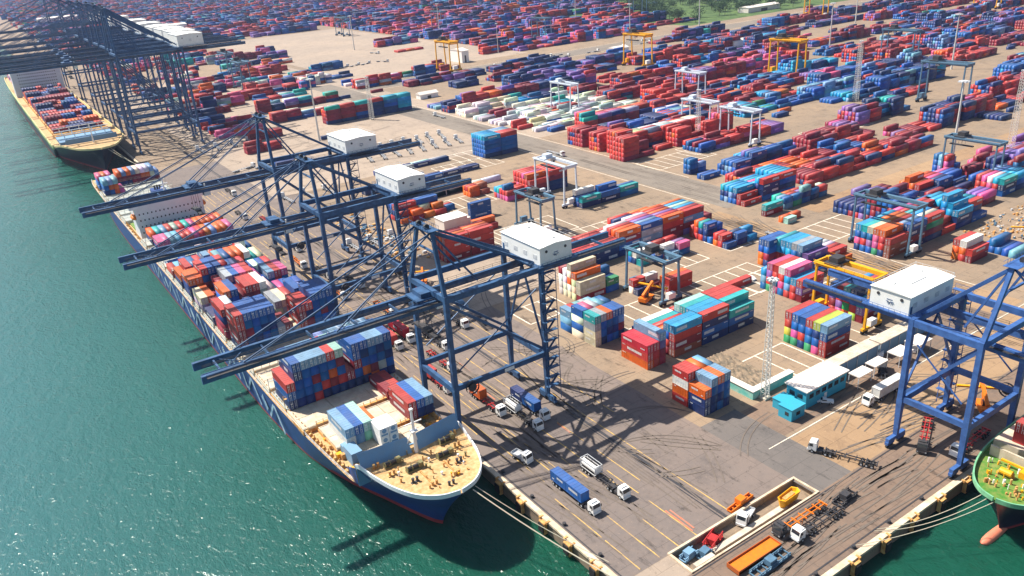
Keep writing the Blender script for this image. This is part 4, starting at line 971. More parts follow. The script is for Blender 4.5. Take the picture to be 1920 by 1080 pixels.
mb.build('engine_casing', [M['green'], M['shipwhite']], S0)
# white reefer pair with round fans on the foremost hatch
t = thing('reefer_container', 'pair of white refrigerated containers with dark round fans on the foremost hatch', 'container', (64.6, 166.2, 8.3))
for q in (0, 2.56):
    mb = MB(); mb.box(q-1.22, 0, 0, q+1.22, 6.06, 2.62); mb.box(q-1.22, 0, 2.7, q+1.22, 6.06, 5.3); b0 = mb.build('body', M['white'], t)
    mb = MB()
    for z in (1.7, 4.4): mb.cyl((q, -.06, z), (q, .02, z), .62, n=16); mb.box(q-.9, -.05, z-1.35, q+.9, .0, z-.85)
    mb.build('fan', M['slate'], b0)

# --- distant ship
S1 = thing('container_ship', 'distant container ship with pale bridge and red waterline at upper left', 'ship', (66, 607, 0))
ctrl1 = [(0, .3, 4, .05, 12.5), (2, 6, 12, 1.5, 12.5), (8, 11, 26, 5, 12.3), (20, 15.5, 46, 10, 12), (40, 21, 70, 16, 11.5), (60, 23.5, 90, 20, 9), (100, 24.5, 120, 23.5, 8.5), (400, 24.5, 400, 23.5, 8.5), (560, 22, 550, 18, 8.5), (580, 18, 570, 11, 8.5)]
rows1, mb = make_hull(S1, ctrl1, -4.4, M['hullnavy'], M['boot'])
mb.build('deck', M['deckbuff'], S1)
rail(rows1, 1.3, .5, 0, len(rows1)-1, .1).build('bulwark', mat('pale_yellow_rail', (.75, .62, .30), .6), S1)
mb = MB()
for s in (-1, 1):
    for i in range(30, len(rows1)-1): a, b_ = rows1[i], rows1[i+1]; mb.beam((s*(a[1]+.1), a[0], a[4]-1.2), (s*(b_[1]+.1), b_[0], b_[4]-1.2), .25, 1.6)
mb.build('side_stripe', mat('green_side_stripe', (.20, .38, .16), .6), S1)
for k in range(20):
    y0_ = 62+k*15
    mb = MB(); mb.box(-19, y0_, 8.4, 19, y0_+12.5, 10.6); mb.build('hatch_cover', M['slate'] if k < 2 else M['rust'], S1)
    if k < 3:
        mb = MB()
        for q in (-14, -7, 0, 7, 14): mb.beam((q, y0_+13.5, 8.5), (q, y0_+13.5, 14), .6)
        mb.box(-19, y0_+13.2, 13.7, 19, y0_+13.9, 14.1); mb.build('lashing_bridge', M['shipwhite'], S1)
mb = MB(); mb.box(-17, 40, 12, 17, 41, 15.5); mb.build('breakwater', M['slate'], S1)
mb = MB(); mb.cyl((0, 34, 12), (0, 34, 25), .5, .3, 8); mb.build('foremast', M['shipwhite'], S1)
mb = MB(); mb.box(-23, 372, 8.5, 23, 390, 34); mb.box(-25, 371, 34, 25, 384, 38); ac = mb.build('accommodation', M['shipwhite'], S1)
mb = MB(); 
for zf in range(12, 33, 3):
    for k in range(18): x = -17+k*2; mb.box(x-.4, 371.9, zf, x+.4, 372.02, zf+1)
mb.build('window_row', M['glass'], ac)
mb = MB(); mb.box(-9, 405, 8.5, 9, 418, 42); mb.build('funnel', M['deckbuff'], S1)
def runs(n, lo, hi, pal):
    out = []; h_ = rg.randint(lo, hi)
    while len(out) < n:
        c = rg.choice(pal); t_ = max(1, h_+rg.choice((0, 0, -1)))
        for _ in range(rg.randint(2, 5)): out.append(''.join(rg.choice((c, c, 'm')) for _ in range(t_-1))+c)
    return out[:n]
for k in range(3, 20): stack('the distant ship', 66-18, 607+62+k*15+.2, 'Y', 40, [[c] for c in runs(14, 1+(k > 5), 2+(k > 9), 'mrnbmrno')], z=10.8, grp='distant ship')
for k in range(0, 9): stack('the distant ship', 66-18, 607+430+k*14.5, 'Y', 40, [[c] for c in runs(14, 3, 5, 'mrnwkbn')], z=9, grp='distant ship')

# --- green-decked ship on the right
S2 = thing('container_ship', 'green-decked ship with red containers at the right edge', 'ship', (160.0, 61.3, 0), R(-90))
# local -y is the bow and points to world -x; local x is world -y
ctrl2 = [(0, .3, 6, .05, 7.2), (1.0, 3.6, 8, .9, 7.2), (4, 6.6, 13, 2.6, 7.1), (9, 9.0, 20, 5.2, 7.0), (15, 10.6, 28, 8.2, 6.9), (22, 11.4, 36, 10.2, 6.8), (40, 12.0, 50, 11.6, 6.6), (140, 12.0, 140, 11.6, 6.4)]
rows2, mb = make_hull(S2, ctrl2, -4.4, M['hullnavy'], M['boot'])
mb.build('deck', M['green'], S2)
rail(rows2, 1.1, .35, 0, len(rows2)-1, .05).build('bulwark', M['greenhull'], S2)
mb = MB(); mb.box(-9.5, 16.5, 6.7, 9.5, 17.0, 9.6); mb.box(-10.5, 20, 6.7, 10.5, 34, 9.2); mb.build('hatch_cover', M['hatch'], S2)
mb = MB()
for k in range(90):
    x = rb.uniform(-9, 9); y_ = rb.uniform(4, 16); r_ = rb.uniform(.12, .35)
    if abs(x) > 9.4*(y_/14)**.5-1: continue
    mb.cyl((x, y_, 7), (x, y_, 7+rb.uniform(.4, 1.4)), r_, r_*.8, 8, rb.choice((0, 2, 2, 1)))
for s in (-1, 1): mb.cyl((s*3-1.3, 11, 8), (s*3+1.3, 11, 8), .8, n=12)
mb.box(-1, 12.4, 7, 1, 15.5, 8.6); mb.beam((-6, 14.8, 8.2), (6, 14.8, 8.2), .5)
tag(mb.build('mooring_gear', [M['yellow'], M['white'], M['rust']], S2), kind='stuff')
mb = MB(); mb.cyl((0, 17.8, 6.7), (0, 17.8, 17), .35, .2, 10); mb.build('foremast', M['yellow'], S2)
mb = MB(); vs = []                                              # bulbous bow just breaking the surface
for i, (y_, r_) in enumerate(((-1.2, .2), (-.8, .75), (.4, 1.05), (2, 1.15), (5, 1.1), (9, .9))):
    for k in range(12): a = k*math.pi/6; vs.append((r_*math.cos(a), y_, -4.0+r_*math.sin(a)*.95))
mb.add(vs, [(i*12+k, i*12+(k+1) % 12, (i+1)*12+(k+1) % 12, (i+1)*12+k) for i in range(5) for k in range(12)]+[tuple(range(12))])
o = mb.build('bulbous_bow', mat('salmon_antifouling', (.72, .22, .13), .6, noise=(.7, .4, (.5, .16, .1))), S2)
for p in o.data.polygons: p.use_smooth = True
for (i, cells) in enumerate((['rr', 'nb', 'ra', 'rr', 'mr', 'rr', 'rb', 'rr'],)):
    stack('the green-decked ship', 182, 50.5, 'X', 40, [['rr', 'rr', 'rn', 'nb', 'rs', 'rr', 'rr'], ['rrr', 'rrb', 'rrr', 'rrn', 'rrr', 'mrr', 'rrr']], z=9.3, grp='green ship')

# ---- mooring lines
def rope(label, a, b, sag, r=.09, group=None):
    mb = MB(); a = Vector(a); b = Vector(b); n = 14; prev = None
    for k in range(n+1):
        f = k/n; p = a.lerp(b, f); p.z -= sag*4*f*(1-f)
        if prev is not None: mb.cyl(prev, p, r, n=6, cap=False)
        prev = p
    o = mb.build('mooring_rope', M['rope']); return tag(o, label, 'rope', group)
rope('pale mooring rope from the blue bow to the lower quay edge', (70.5, 132.4, 11.8), (87.3, 92, .6), 1.2, .14)
rope('second rope beside it from the blue bow to the quay', (71.6, 133.2, 11.8), (87.3, 105, .6), .9, .09)
rope('uppermost thin rope from the green bow to the short quay', (161.6, 64, 7.2), (140.5, 75.6, .6), 1.8, .08)
rope('middle thin rope from the green bow to the short quay', (161.2, 62.6, 7.2), (139.5, 75.6, .6), 2.4, .08)
rope('lowest thin rope from the green bow toward the quay corner', (161.0, 61.0, 7.2), (132, 75.6, .6), 1.6, .08)
rope('rope from the distant ship bow down to the quay', (70, 609, 12), (87.3, 575, .6), 1.5, .12)
rope('second rope from the distant ship bow to the quay', (72, 611, 12), (87.3, 560, .6), 1.5, .12)
# ---------------------------------------------------------------- trucks and cars (local +x is forward)
def wheel_mesh():
    mb = MB(); mb.cyl((0,-.28,0), (0,.28,0), .52, n=16); mb.cyl((0,-.30,0), (0,.30,0), .26, n=12, mi=1); return mb.mesh('wheel', [M['rubber'], M['steel']])
WM = wheel_mesh()
def wheels(t, spots, s=1.):
    for (x, y) in spots:
        o = bpy.data.objects.new('wheel', WM); C.objects.link(o); o.parent = t; o.location = (x, y, .52*s); o.scale = (s, s, s)
def cab(t, m='cabinwhite', x=5.2):
    mb = MB(); pr = [(0,.75),(2.0,.75),(2.2,1.2),(2.12,2.0),(1.85,3.05),(.1,3.15),(0,2.9)]
    vs = [(x+a, -1.2, b) for a, b in pr]+[(x+a, 1.2, b) for a, b in pr]; n = len(pr)
    mb.add(vs, [tuple(range(n)), tuple(range(2*n-1, n-1, -1))]+[(i, i+n, (i+1) % n+n, (i+1) % n) for i in range(n)])
    mb.box(x+2.1, -1.15, .5, x+2.35, 1.15, 1.0); mb.box(x+.2, -.9, 3.1, x+1.2, .9, 3.35)
    cb = mb.build('cab', M[m], t)
    mb = MB(); mb.add([(x+2.125,-1.05,2.05),(x+2.125,1.05,2.05),(x+1.90,1.0,2.95),(x+1.90,-1.0,2.95)], [(0,1,2,3)])
    for s in (-1, 1): mb.box(x+.9, s*1.2-.015, 1.95, x+1.8, s*1.2+.015, 2.75)
    mb.build('window', M['glass'], cb)
    for s in (-1, 1):
        mb = MB(); mb.box(x+2.3, s*.95-.18, .8, x+2.38, s*.95+.18, 1.0); mb.build('headlight', M['steel'], cb)
        mb = MB(); mb.box(x+1.95, s*1.42-.12, 1.9, x+2.05, s*1.42+.12, 2.6); mb.beam((x+2, s*1.2, 2.5), (x+2, s*1.42, 2.4), .05); mb.build('mirror', M['dark'], cb)
def tractor_chassis(t, mk='dark', x=1.0):
    mb = MB(); mb.box(x, -.45, .7, x+6.2, .45, 1.0); mb.box(x+2.8, -1.1, .5, x+4.0, -.55, 1.1); mb.box(x+2.8, .55, .5, x+4.0, 1.1, 1.1); mb.box(x+.6, -.55, 1.0, x+1.9, .55, 1.18)
    mb.build('chassis', M['dark'], t)
    wheels(t, [(x+5.2,-1.0),(x+5.2,1.0),(x+1.9,-.98),(x+1.9,.98),(x+.7,-.98),(x+.7,.98)])
def skeletal(t, L=12.4, mk='redpaint', x1=3.2):
    mb = MB(); x0 = x1-L
    for s in (-1, 1): mb.box(x0, s*.5-.09, 1.0, x1, s*.5+.09, 1.28)
    k = x0
    while k <= x1+.01: mb.box(k-.12, -1.2, 1.08, k+.12, 1.2, 1.3); k += L/5
    mb.box(x0, -1.1, .75, x0+.1, 1.1, 1.0)
    for s in (-1, 1): mb.box(x1-4, s*.8-.06, .1, x1-3.8, s*.8+.06, 1.0)
    mb.build('trailer_frame', M[mk], t)
    wheels(t, [(x0+a, s*.98) for a in (1.0, 2.25, 3.5) for s in (-1, 1)])
def semi(label, x, y, deg, mk='redpaint', cabm='cabinwhite', group='container trucks', z=0.):
    t = thing('container_truck', label, 'truck', (x, y, .02+z), R(deg), group)
    cab(t, cabm); tractor_chassis(t); skeletal(t, 12.4, mk); return t
def tanker(label, x, y, deg, front=True):
    t = thing('tank_truck', label, 'truck', (x, y, .02), R(deg)); cab(t); tractor_chassis(t); skeletal(t, 12.4, 'dark')
    mb = MB(); xa, xb = -9.0, -3.2
    mb.cyl((xa+.2,0,2.55), (xb-.2,0,2.55), 1.15, n=20); mb.cyl((xa,0,2.55), (xa+.2,0,2.55), .9, 1.15, 20); mb.cyl((xb-.2,0,2.55), (xb,0,2.55), 1.15, .9, 20)
    tk = mb.build('tank', M['white'], t)
    mb = MB(); 
    for xx in (xa, xb):
        for s in (-1, 1): mb.beam((xx, s*1.2, 1.3), (xx, s*1.2, 3.85), .14); mb.beam((xx, s*1.2, 1.4), (xx, 0, 2.0), .1)
        mb.beam((xx, -1.2, 3.8), (xx, 1.2, 3.8), .14)
    for s in (-1, 1): mb.beam((xa, s*1.2, 3.8), (xb, s*1.2, 3.8), .12); mb.beam((xa, s*1.2, 1.4), (xb, s*1.2, 1.4), .14)
    mb.build('tank_frame', M['steel'], t)
    mb = MB(); mb.box(xa+.4, -.3, 3.68, xb-.4, .3, 3.74); mb.cyl(((xa+xb)/2,0,3.7), ((xa+xb)/2,0,3.9), .3, n=12); mb.build('catwalk', M['dark'], tk); return t
def on(t_xy, deg, off, z, L, c, label):
    a = R(deg); x = t_xy[0]+off*math.cos(a); y = t_xy[1]+off*math.sin(a); loose(label, x, y, z, a, L, c)
def carry(x, y, deg, items, base=1.33):
    for off, L, c, label in items: on((x, y), deg, off, base, L, c, label)
# trucks heading toward the viewer along the long quay
semi('truck with two blue containers driving on the lower quay', 95.7, 126.2, -90, 'dark'); carry(95.7, 126.2, -90, [(-.15, 20, 'b', 'blue short container at the front of the lower quay truck'), (-6.3, 20, 'b', 'blue short container at the rear of the lower quay truck')])
tanker('truck carrying one white tank at its rear beside the blue-laden truck', 104.9, 126.0, -90)
semi('truck with one orange-red container at the rear below the near crane', 102.2, 176.0, -90, 'redpaint'); carry(102.2, 176.0, -90, [(-6.2, 20, 'o', 'orange-red short container on the truck below the near crane')])
semi('truck with two navy containers beside the tank truck under the crane', 110.6, 166.0, -90, 'dark'); carry(110.6, 166, -90, [(-.15, 20, 'b', 'front blue container on the truck by the landward rail'), (-6.3, 20, 'n', 'rear navy container on the truck by the landward rail')])
tanker('white tank truck beside the navy-laden truck under the crane', 106.0, 163.0, -90)
semi('truck with a red container between the crane seaward legs', 96.8, 197.2, -90, 'redpaint'); carry(96.8, 197.2, -90, [(-5.5, 20, 'r', 'red short container on the truck between the crane legs')])
semi('left of two trucks with red containers behind the crane', 98.2, 233.0, -90, 'redpaint'); carry(98.2, 233.0, -90, [(-3.1, 40, 'r', 'long red container on the left of the two trucks behind the crane')])
semi('right of two trucks with red containers behind the crane', 103.8, 235.0, -90, 'redpaint'); carry(103.8, 235.0, -90, [(-3.1, 40, 'h', 'long red container on the right of the two trucks behind the crane')])
semi('empty truck waiting beneath the middle crane', 108.5, 258.0, -90, 'orange')
semi('empty orange-framed truck beyond the middle crane legs', 101.0, 286.0, -90, 'orange')
semi('blue-laden truck on the quay below the distant ship bow', 112.0, 470.0, -90, 'dark'); carry(112, 470, -90, [(-3.1, 40, 'b', 'long blue container on the truck near the distant bow rope')])
for k, (x, y, c) in enumerate(((101, 330, 'orange'), (107, 352, 'dark'), (110, 400, 'redpaint'), (103, 420, 'dark'))):
    semi(['orange-framed empty truck near the farthest of the three cranes', 'dark empty truck under the farthest of the three cranes', 'red-framed truck on the quay past the bridge', 'dark truck on the quay near the ship stern'][k], x, y, -90, c)
for k, (x, y, c, l) in enumerate(((104.5, 208, 'redpaint', 'red-framed empty truck under the near boom roots'), (110.5, 222, 'dark', 'dark empty truck in the landward lane between two cranes'), (98, 246, 'orange', 'orange-framed truck close to the ship rail behind the crane'),
        (111, 292, 'dark', 'dark truck in the landward lane under the middle crane'), (124, 232, 'dark', 'dark truck parked landward of the rail in the near gap'), (126.5, 262, 'redpaint', 'red-framed truck parked landward beside the middle crane'), (105, 310, 'dark', 'dark truck between the middle and farthest cranes'))):
    semi(l, x, y, -90, c)
# short quay
semi('empty skeletal truck parked slantwise on the tan paving by the rail', 157.4, 97.4, 112, 'dark', z=0)
semi('white-cabbed flatbed truck parked beside the blue-framed trailer on the short quay', 131.2, 84.7, 180, 'dark', group='trucks on the short quay')
semi('dark tractor with orange trailer beside the white-cabbed truck', 129.2, 88.1, 180, 'orange', 'dark', group='trucks on the short quay')
semi('truck with a long white container by the right crane leg', 190.5, 107.0, 180, 'dark', group='trucks on the short quay'); carry(190.5, 107.0, 180, [(-3.1, 40, 'w', 'long white container on the truck beside the right crane leg')])
semi('truck with a red-ended trailer under the right crane', 180.5, 88.2, 205, 'redpaint', 'dark', group='trucks on the short quay')
semi('white-cabbed truck half hidden behind the right crane seaward leg', 186.0, 79.8, 182, 'redpaint', group='trucks on the short quay')
semi('dark truck near the canopies in the shade', 200.0, 112.5, 35, 'dark', group='trucks on the short quay')
# orange open tray
t = thing('open_top_tray', 'long bright orange open tray with dark rims at the bottom edge', 'container', (107.6, 86.8, 0), 0)
mb = MB(); mb.box(-1.2,-1.7,.3,12.2,1.7,.9); mb.build('floor', M['orange'], t)
mb = MB()
for y in (-1.7, 1.55): mb.box(-1.35, y, .25, 12.35, y+.15, 1.35)
for x in (-1.35, 12.2): mb.box(x, -1.55, .25, x+.15, 1.55, 1.35)
mb.build('rim', mat('dark_orange_rim', (.42, .10, .02), .6), t)
# pit: parapet, ramp, gear
t = thing('pit_parapet', 'cream low wall around the long sunken pit in the quay', 'wall', (0,0,0))
x0, y0, x1, y1 = PIT
mb = MB(); mb.box(x0-.6, y1, .01, x1+.6, y1+.55, .45); mb.build('long_wall', M['coping'], t)
mb = MB(); mb.box(x0-.6, y0-.45, .01, x0, y1, .35); mb.build('end_wall', M['coping'], t)
mb = MB(); mb.box(x1, y0-.45, .01, x1+.6, y1, .40); mb.build('end_wall', M['coping'], t)
mb = MB(); mb.box(x0, y0-.45, .01, x1, y0, .3); mb.build('long_wall', M['coping'], t)
o = MB().box(108.5, 93.6, -1.59, 133, 95.0, -.75).build('concrete_divider', M['concrete']); tag(o, 'long pale concrete strip lying along the sunken pit', 'concrete beam')
o = MB().box(101.5, 92.5, -1.59, 107.2, 93.7, .05).build('concrete_divider', M['concrete']); tag(o, 'short pale concrete slab near the lower end of the pit', 'concrete beam')
# yellow skip
t = thing('yellow_skip', 'yellow boat-shaped skip resting at the upper end of the pit', 'skip', (134.6, 94.7, -.7), R(4))
mb = MB(); v0 = [(-2.6,-.7),(2.4,-.8),(3.0,0),(2.4,.8),(-2.6,.7),(-3.2,0)]; v1 = [(a*1.15, b*1.55) for a, b in v0]
mb.add([(a,b,0) for a,b in v0]+[(a,b,2.3) for a,b in v1]+[(a*.9,b*.85,2.25) for a,b in v1]+[(a*.8,b*.8,1.5) for a,b in v1],
       [(5,4,3,2,1,0)]+[(i,(i+1)%6,(i+1)%6+6,i+6) for i in range(6)]+[(i+6,(i+1)%6+6,(i+1)%6+12,i+12) for i in range(6)]+[(i+12,(i+1)%6+12,(i+1)%6+18,i+18) for i in range(6)]+[(18,19,20,21,22,23)])
mb.build('body', M['yellow'], t)
mb = MB(); mb.box(-2.0,-.5,1.55,1.8,.5,1.95); mb.build('load', M['rust'], t)
# spreader frames stored in the pit
def frame(label, x, y, z, rz, m, L=12, W_=2.4, h=1.4):
    t = thing('spreader_frame', label, 'spreader', (x, y, z), R(rz)); P = M[m]
    for s in (-1, 1):
        mb = MB(); mb.beam((-L/2, s*W_/2, .3), (L/2, s*W_/2, .3), .3, .45); mb.beam((-L/2, s*W_/2, h), (L/2, s*W_/2, h), .2)
        k = -L/2
        while k < L/2-.1: mb.beam((k, s*W_/2, .3), (k+L/6, s*W_/2, h), .14); mb.beam((k+L/6, s*W_/2, h), (k+L/6, s*W_/2, .3), .12); k += L/6
        mb.build('side_frame', P, t)
    mb = MB()
    for k in range(7): x_ = -L/2+k*L/6; mb.beam((x_, -W_/2, .4), (x_, W_/2, .4), .25)
    mb.box(-1.1, -.9, .5, 1.1, .9, 1.9); mb.build('cross_beams', P, t); return t
frame('red lifting frame lying in the pit near its lower end', 110.8, 96.6, -1.58, 18, 'redpaint', 6, 2.2, 1.9)
frame('blue-grey lifting frame at the pit bottom corner', 103.6, 96.9, -1.58, 5, 'slate', 4.5, 1.6, 1.2)
frame('dark small frame between the red frame and the slab', 106.5, 95.0, -1.58, 10, 'rtgblue', 3.6, 1.7, 1.3)
frame('orange lifting frame lying on the pit upper edge', 124.5, 100.6, .02, 6, 'orange', 8.5, 1.2, .7)
frame('dark steel frame stored behind the white-cabbed truck', 144.5, 86.5, .02, 4, 'dark', 7, 2.2, 1.1)
frame('blue-painted frame at the bottom edge right of the orange tray', 114.0, 83.3, .02, 2, 'rtgblue', 11, 2.2, 1.0)
for (x, y, l) in ((130.5, 224, 'dark steel frame lying landward of the near crane'), (133, 244, 'blue-grey frame lying beside the long red block end'), (129, 288, 'second dark frame lying landward of the middle crane'), (137, 300, 'rusty frame beside the farthest crane stairs')):
    frame(l, x, y, .02, 80, {'d': 'dark', 'b': 'slate', 's': 'dark', 'r': 'rust'}[l[0]], 11, 2.4, 1.3)
def small_truck(label, x, y, deg, z=0., body='steel', name='small_truck'):
    t = thing(name, label, 'truck', (x, y, z+.02), R(deg))
    cab(t, 'cabinwhite', .2)
    mb = MB(); mb.box(-3.6, -.45, .7, 2, .45, 1.0); mb.build('chassis', M['dark'], t)
    mb = MB(); mb.box(-3.7, -1.15, 1.05, .05, 1.15, 1.25); mb.box(-3.7, -1.15, 1.25, -3.6, 1.15, 1.8); mb.box(-.05, -1.15, 1.25, .05, 1.15, 2.3)
    for s in (-1, 1): mb.box(-3.7, s*1.15-.04, 1.25, .05, s*1.15+.04, 1.7)
    mb.build('flatbed', M[body], t); wheels(t, [(1.4,-1),(1.4,1),(-2.6,-1),(-2.6,1)]); return t
small_truck('white-cabbed service truck in the pit by the orange frame', 122.0, 97.1, 200, -1.6)
small_truck('small white pickup on the quay beside the blue bow', 94.6, 147.6, -80)
# cars
def car(label, x, y, deg, m='cabinwhite', pickup=False):
    t = thing('parked_car', label, 'car', (x, y, .02), R(deg), 'cars and pickups')
    mb = MB(); pr = [(-2.2,.35),(2.2,.35),(2.25,.75),(1.3,.95),(.7,1.42),(-1.0 if not pickup else -.3,1.42),(-1.8 if not pickup else -.5,.95),(-2.25,.9)]; n = len(pr)
    mb.add([(a,-.85,b) for a,b in pr]+[(a,.85,b) for a,b in pr], [tuple(range(n)), tuple(range(2*n-1,n-1,-1))]+[(i,i+n,(i+1)%n+n,(i+1)%n) for i in range(n)])
    b = mb.build('body', M[m], t)
    mb = MB(); mb.add([(1.27,-.74,.99),(1.27,.74,.99),(.74,.68,1.40),(.74,-.68,1.40)], [(0,1,2,3)]); 
    for s in (-1, 1): mb.box(-.9 if not pickup else -.3, s*.855-.01, 1.0, .9, s*.855+.01, 1.33)
    mb.build('window', M['glass'], b)
    wheels(t, [(1.35,-.8),(1.35,.8),(-1.35,-.8),(-1.35,.8)], .62); return t
car('white pickup parked in front of the blue building', 176.6, 115.2, 130, pickup=True)
car('white car beside the landward crane rail', 222.0, 116.0, 20)
car('small white car between the right crane and the canopies', 212, 121.0, 30)
car('white car under the yellow gantry crane aisle', 262.5, 133.0, 80)
car('white car on the pale roadway by the red row', 229.0, 186.5, 85)
car('dark car on the quay lane far below the middle crane', 123.5, 250, -90, 'dark')

# ---------------------------------------------------------------- reach stackers / terminal tractors
def reach(label, x, y, deg, m='orange'):
    t = thing('reach_stacker', label, 'reach stacker', (x, y, .02), R(deg), 'reach stackers in the yard')
    mb = MB(); mb.box(-3.6,-1.6,.8,3.2,1.6,1.7); mb.box(-3.8,-1.5,1.0,-2.0,1.5,2.4); mb.build('body', M[m], t)
    mb = MB(); mb.beam((-3.2,0,3.2),(4.8,0,6.0),.8,.9); mb.beam((-1,-.5,1.6),(1.6,-.4,4.6),.3); mb.beam((-1,.5,1.6),(1.6,.4,4.6),.3); mb.build('boom', M[m], t)
    mb = MB(); mb.beam((5.0,0,5.8),(5.0,0,4.6),.7); mb.box(4.6,-6,4.0,5.4,6,4.5); mb.build('spreader', M['yellow'], t)
    mb = MB(); mb.box(-1.2,-.7,1.7,.6,.7,3.2); mb.build('cab', M['glass'], t)
    wheels(t, [(2.4,-1.35),(2.4,1.35)], 1.5); wheels(t, [(-2.6,-1.2),(-2.6,1.2)], 1.3); return t
reach('orange reach stacker at the end of the low red line', 186.6, 199.0, 20)
reach('orange reach stacker between the quay cranes and the cream block', 131.0, 270.0, 60)
reach('yellow reach stacker on the right edge among scattered parts', 338, 137, 40, 'yellow')
reach('orange reach stacker on the ground under the right crane boom', 205.0, 86.0, 40)

# ---------------------------------------------------------------- buildings
def pt(x, y, z=0): return (x, y, z)
t = thing('site_office', 'cyan-walled office with large pale flat roof near the lattice mast', 'building', (169.4, 116.4, 0), 0)
mb = MB(); mb.box(0,0,0,18.2,6.6,5.6); wl = mb.build('wall', M['blueb'], t)
mb = MB(); mb.box(-.5,-.5,5.6,18.7,7.1,5.95); 
for k in range(20): mb.box(-.3+k*.98,-.45,5.95,-.2+k*.98,7.05,6.02)
mb.build('roof', M['roofcream'], t)
for k in range(6):
    mb = MB(); mb.box(1.4+k*2.8,-.06,2.9,3.2+k*2.8,.02,4.3); mb.build('window', M['glass'], wl)
for k in range(2):
    mb = MB(); mb.box(-.06,1.2+k*2.6,2.9,.02,2.9+k*2.6,4.2); mb.build('window', M['glass'], wl)
mb = MB(); mb.box(8.2,-.07,0,9.4,.02,2.2); mb.build('door', M['white'], wl)
t = thing('annex', 'small bright cyan cabin beside the office and mast', 'building', (161.4, 114.9, 0), R(0))
mb = MB(); mb.box(0,0,0,5.6,4.4,3.6); wl = mb.build('wall', M['blueb'], t); mb = MB(); mb.box(-.15,-.15,3.6,5.75,4.55,3.8); mb.build('roof', M['blueb'], t)
mb = MB(); mb.box(-.05,1,1.4,.02,2.2,2.5); mb.box(2,-.05,1.3,3.6,.02,2.4); mb.build('window', M['glass'], wl)
t = thing('annex', 'second low cyan cabin joining the first to the office', 'building', (163.8, 119.6, 0), 0)
mb = MB(); mb.box(0,0,0,4.6,3.6,2.9); mb.build('wall', M['blueb'], t); mb = MB(); mb.box(-.15,-.15,2.9,4.75,3.75,3.1); mb.build('roof', M['blueb'], t)
def canopy(label, x0, y0, x1, y1, z, m='roofcream', side=False):
    t = thing('shed', label, 'canopy', (x0, y0, 0)); w_, d_ = x1-x0, y1-y0
    mb = MB(); mb.box(0,0,z,w_,d_,z+.25); k = 0
    while k < w_: mb.box(k,0.02,z+.25,k+.12,d_-.02,z+.31); k += 1.0
    mb.build('roof', M[m], t)
    nx = max(1, int(w_/5))
    for i in range(nx+1):
        for yy in (.25, d_-.25): mb = MB(); mb.beam((.2+i*(w_-.4)/nx, yy, 0), (.2+i*(w_-.4)/nx, yy, z), .18); mb.build('post', M['steel'], t)
    if side: mb = MB(); mb.box(.3,.4,0,w_-.3,.55,z-.4); mb.box(.3,.4,0,.45,d_-.3,z-.4); mb.build('wall', M['slate'], t)
    return t
canopy('long pale sheet roof running behind the office', 189.0, 120.6, 210.0, 125.0, 4.6, 'concrete', side=True)
canopy('second length of long pale roof continuing inland', 210.6, 120.4, 236.0, 124.6, 4.6, 'concrete', side=True)
canopy('small square cream canopy nearest the office', 189.6, 113.6, 196.4, 117.2, 3.6)
canopy('small square cream canopy behind the nearest one', 198.2, 114.2, 204.8, 117.6, 3.6)
canopy('third pale canopy beside the right crane leg', 209.0, 113.0, 216.0, 117.4, 3.6)
canopy('fourth pale canopy farther inland by the white car', 219.0, 113.2, 226.5, 118.0, 3.6)
t = thing('low_wall_building', 'low L-shaped teal green walled store with pale top by the lattice mast', 'building', (0,0,0))
mb = MB(); mb.box(162.4,129.0,0,164.4,143.6,2.6); mb.build('wall', M['tealwall'], t)
mb = MB(); mb.box(164.4,129.0,0,180.2,130.7,2.6); mb.build('wall', M['tealwall'], t)
mb = MB(); mb.box(162.2,128.8,2.6,164.6,143.8,2.8); mb.box(164.6,128.8,2.6,180.4,130.9,2.8); mb.build('coping', M['roofcream'], t)
t = thing('control_hut', 'white block hut with low annex before the lone blue-green stack', 'building', (170.0, 320.0, 0))
mb = MB(); mb.box(0,0,0,13,9,5.2); wl = mb.build('wall', M['roofcream'], t); mb = MB(); mb.box(-.3,-.3,5.2,13.3,9.3,5.5); mb.build('roof', M['white'], t)
mb = MB(); mb.box(13.1, 2, 0, 16, 8, 3.2); mb.build('annex_block', M['roofcream'], t)
t = thing('reefer_rack_store', 'long grey-white flat store behind the machinery houses', 'building', (190, 372, 0))
mb = MB(); mb.box(0,0,0,24,6,3.4); mb.build('wall', M['steel'], t); mb = MB(); mb.box(-.2,-.2,3.4,24.2,6.2,3.7); mb.build('roof', M['white'], t)
for (x, y, w_, d_, h_, l, m) in ((470, 800, 9, 26, 13, 'tall white-sided stack-like shed by the far road', 'white'), (760, 905, 60, 22, 8, 'white-roofed shed before the green verge', 'white'), (980, 830, 70, 20, 7, 'pale long shed right of the trees', 'roofcream'),
                              (1120, 1020, 80, 30, 9, 'pale building among the far trees', 'white'), (330, 640, 18, 8, 4, 'low white shed behind the maroon row', 'white'), (600, 690, 20, 12, 6, 'small white shed in the far yard', 'white'), (700, 610, 40, 12, 6, 'white shed among the far maroon rows', 'white'), (330,1700,60,30,14,'pale warehouse on the far shore', 'roofcream'), (200,2400,90,40,16,'pale warehouse at the very top left', 'white')):
    t = thing('warehouse', l, 'warehouse', (x, y, 0)); mb = MB(); mb.box(0,0,0,w_,d_,h_); wl = mb.build('wall', M[m], t)
    mb = MB(); mb.add([(-.5,-.5,h_),(w_+.5,-.5,h_),(w_+.5,d_+.5,h_),(-.5,d_+.5,h_),(-.5,d_/2,h_+2),(w_+.5,d_/2,h_+2)], [(3,2,1,0),(0,1,5,4),(2,3,4,5),(1,2,5),(3,0,4)]); mb.build('roof', M['roofcream'], t)
    mb = MB(); mb.box(w_*.4,-.08,0,w_*.6,.02,h_*.6); mb.build('door', M['dark'], wl)
